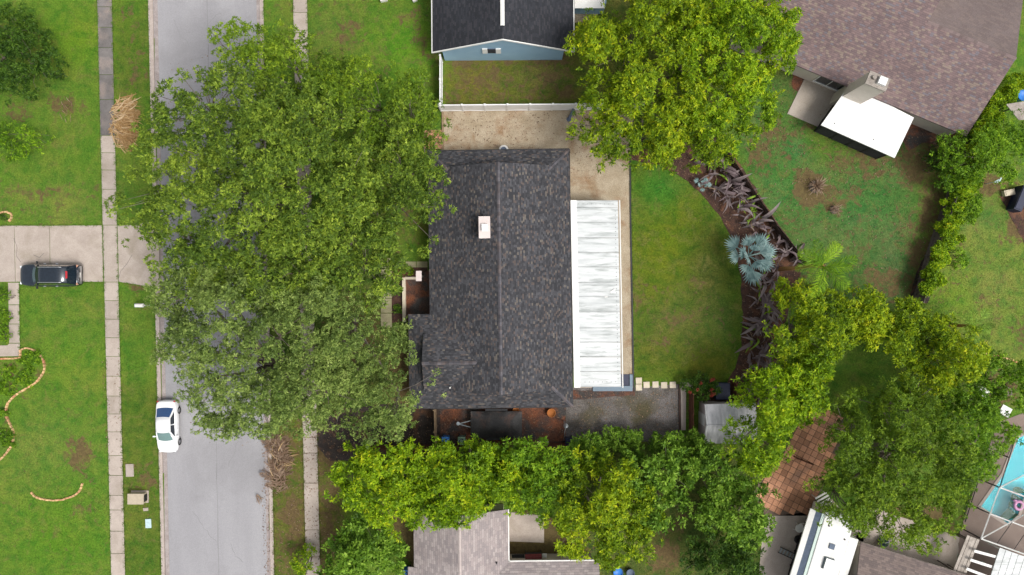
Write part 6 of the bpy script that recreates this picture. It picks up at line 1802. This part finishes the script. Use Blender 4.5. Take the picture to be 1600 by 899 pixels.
beam((1592, 668), (1562, 762), 2.6, 2.6, 'dark_metal'); beam((1562, 762), (1533, 842), 2.6, 2.6, 'white_paint', .06)
for p, q, z in (((1562, 762), (1640, 722), 3.3), ((1562, 762), (1640, 790), 3.3), ((1547, 803), (1640, 838), 3.3), ((1533, 842), (1583, 814), 2.9), ((1583, 814), (1640, 782), 3.3), ((1533, 842), (1640, 880), 3.3)):
    beam(p, q, 2.6, z, 'white_paint', .055)
for p, q in (((1583, 814), (1558, 849)), ((1600, 836), (1585, 858))): beam(p, q, 2.9, 2.7, 'dark_metal', .03)
for (a_, b_) in (((1534, 735), (1508, 816)), ((1524, 750), (1504, 812))): beam(a_, b_, 1.0 if a_[0] == 1534 else .1, 1.0 if a_[0] == 1534 else .1, 'dark_metal', .045, 'rail')
for p in ((1592, 668), (1577, 715), (1562, 762), (1547, 803), (1533, 842)):
    A = W(*p, 2.6); MB().box((A[0], A[1], 1.3), (.08, .08, 2.6)).build('post', 'dark_metal', cg)
def scrn(pts): MB().face([W(*p) for p in pts]).build('screen', 'pool_screen', cg)
scrn([(1592, 668, 2.61), (1562, 762, 2.61), (1640, 722, 3.31), (1660, 640, 3.31)])
scrn([(1562, 762, 2.61), (1547, 803, 2.61), (1640, 838, 3.31), (1640, 790, 3.31)])
scrn([(1547, 803, 2.61), (1533, 842, 2.61), (1640, 880, 3.31), (1640, 838, 3.31)])
A, B = W(1592, 668, 2.6), W(1533, 842, 2.6)
MB().face([(A[0], A[1], .05), (B[0], B[1], .05), (B[0], B[1], 2.58), (A[0], A[1], 2.58)]).build('screen', 'pool_screen', cg)
# ribbed white roof and weathered plank deck at the corner
wr_ = thing('patio_roof', 'ribbed white metal roof at the bottom right corner', 'patio roof', W(1580, 885))
A = Vector(W(1562, 856, 2.7)); u_ = (Vector(W(1640, 884, 2.7)) - A).normalized(); v_ = Vector((u_.y, -u_.x, 0))
def TR(p): q = A + u_ * p[0] + v_ * p[1]; return (q.x, q.y, p[2])
for i in range(9):
    MB(TR).slab([(i * .55 + .02, 0, 2.7), (i * .55 + .53, 0, 2.7), (i * .55 + .53, 5, 2.9), (i * .55 + .02, 5, 2.9)], .06).build('panel', 'weathered_white', wr_)
for i in range(3): MB(TR).box((-.9 - .05 * i, .9 + i * .85, 2.62), (1.9, .22, .06), -.08 + .05 * i).build('slat', 'white_paint', wr_)
for x, y in ((.1, .1), (4.8, .1)): MB(TR).box((x, y, 1.32), (.1, .1, 2.64)).build('post', 'white_paint', wr_)
wd2 = thing('plank_canopy', 'weathered plank lean-to roof beside the ribbed white roof', 'canopy', W(1510, 870))
A2 = Vector(W(1511, 836, 2.2)); u2 = (Vector(W(1531, 844, 2.2)) - A2).normalized(); v2 = Vector((u2.y, -u2.x, 0))
def TW(p): q = A2 + u2 * p[0] + v2 * p[1]; return (q.x, q.y, p[2])
for i in range(4): MB(TW).box((.14 + i * .28, 1.9, 2.2 + (i % 2) * .02), (.25, 3.8, .05)).build('plank', 'weathered_plank', wd2)
for y in (.4, 3.2): MB(TW).box((.55, y, 2.13), (1.1, .1, .08)).build('joist', 'grey_wood', wd2)
for x, y in ((.08, .4), (1.02, .4), (.08, 3.2), (1.02, 3.2)): MB(TW).box((x, y, 1.04), (.09, .09, 2.08)).build('post', 'grey_wood', wd2)
# white table and chair glimpsed in the right-hand garden
for px, py, lab in ((1528, 612, 'white garden table glimpsed between trees at the right'), (1562, 640, 'second white garden table beside the pool deck trees')):
    a = W(px, py); t = thing('garden_table', lab, 'table', a); Tg2 = frame(a[0], a[1], -.5)
    MB(Tg2).box((0, 0, .72), (.9, .8, .05)).build('tabletop', 'white_paint', t)
    for sx in (-.38, .38):
        for sy in (-.33, .33): MB(Tg2).box((sx, sy, .35), (.06, .06, .7)).build('leg', 'white_paint', t)
# upper right corner: pale canopy and blue pool edge
a = W(1592, 172, 2.2); cn_ = thing('shade_canopy', 'pale canopy corner at the right edge below the big brown roof', 'canopy', (a[0], a[1], 0))
MB().slab([W(1572, 163, 2.2), W(1610, 157, 2.3), (W(1625, 185, 2.3)), W(1592, 188, 2.2)], .05).build('cover', 'weathered_plank', cn_)
a = W(1580, 170, 2.1); MB().box((a[0], a[1], 1.05), (.08, .08, 2.1)).build('post', 'grey_wood', cn_)
a = W(1602, 148, .8); o = MB().lathe((a[0], a[1], 0), [(.4, 0), (.45, .6), (.48, .62), (.4, .5)], 18).build('paddling_tub', 'blue_plastic', smooth=True); tag(o, 'blue tub at the right edge above the pale canopy', 'tub')
a = W(1598, 310, 1.0); o = MB().box((a[0], a[1], .5), (.7, 2.2, 1.0), -.4).box((a[0], a[1], 1.03), (.6, 2.0, .06), -.4).build('storage_box', 'navy_plastic'); tag(o, 'dark box at the right edge of the bright lawn', 'box')
a = W(1578, 301, .4); o = MB().box((a[0], a[1], .2), (.9, .5, .4), .2).box((a[0], a[1], .42), (.7, .3, .05), .2).build('stone_block', 'cream_stone'); tag(o, 'pale stone block at the top of the bright lawn', 'block')
a = W(1560, 283, 1.6); o = MB().box((a[0], a[1], 1.5), (.5, .2, .05), .5).box((a[0] + .2, a[1] + .15, 1.55), (.3, .1, .04), 1.0).box((a[0], a[1], .75), (.05, .05, 1.5)).build('garden_ornament', 'cover_blue'); tag(o, 'pale blue garden ornament on a stake in the bushy tree', 'ornament')
a = W(894, 178); o = MB().tube([(a[0] - .3, a[1] - .5, .1), (a[0] + .1, a[1] + .3, .5)], .12, 8).lathe((a[0] - .3, a[1] - .5, 0), [(.2, 0), (.2, .1)], 10).build('downspout', 'slate_fabric'); tag(o, 'dark grey pipe leaning on the white vinyl fence by the laurel tree', 'pipe')

# fallen leaves on the bare beds
def litter():
    rg = np.random.default_rng(5); V = []; Cc = []
    areas = [([(690, 174), (980, 174), (980, 240), (895, 300), (700, 232)], .02, 900), ([(500, 660), (884, 640), (884, 694), (520, 700)], .03, 500), ([(893, 612), (1060, 605), (1060, 680), (893, 690)], .03, 350), (mulch_bed, .03, 1800), ([(262, 100), (420, 60), (425, 700), (300, 690), (262, 560)], -.105, 900), ([(405, 600), (422, 600), (424, 899), (412, 899)], -.09, 260), ([(160, 560), (190, 560), (196, 720), (168, 720)], .045, 60), ([(462, 60), (497, 640), (500, 899), (478, 899)], .045, 300),
             ([(418, 640), (540, 640), (540, 899), (420, 899)], .03, 600), ([(1120, 140), (1450, 200), (1440, 470), (1250, 420)], .03, 500)]
    for poly, z, n in areas:
        xs = [p[0] for p in poly]; ys_ = [p[1] for p in poly]
        px = rg.uniform(min(xs), max(xs), n * 2); py = rg.uniform(min(ys_), max(ys_), n * 2)
        ok = inpoly(px, py, poly); px, py = px[ok][:n], py[ok][:n]
        x, y = (px - 800) / S, (449.5 - py) / S; m_ = len(x)
        a = rg.uniform(0, 6.28, m_); L = rg.uniform(.04, .10, m_)[:, None]
        p = np.stack([x, y, np.full(m_, z) + rg.uniform(0, .03, m_)], -1)
        d = np.stack([np.cos(a), np.sin(a), rg.uniform(-.1, .3, m_)], -1) * L; s = np.stack([-np.sin(a), np.cos(a), rg.uniform(-.2, .3, m_)], -1) * L * .45
        V.append(np.stack([p - d, p + s, p + d, p - s], 1)); Cc.append(pal_pick('brown', rg.random(m_) * (.9 if z == .02 else .6)))
    tag(quads_object('leaf_litter', np.concatenate(V), np.concatenate(Cc), 'grass_blade', kind='stuff'), 'dry fallen leaves scattered over the beds and gravel', 'leaf litter')
litter()
print('leaves', NLEAF[0])
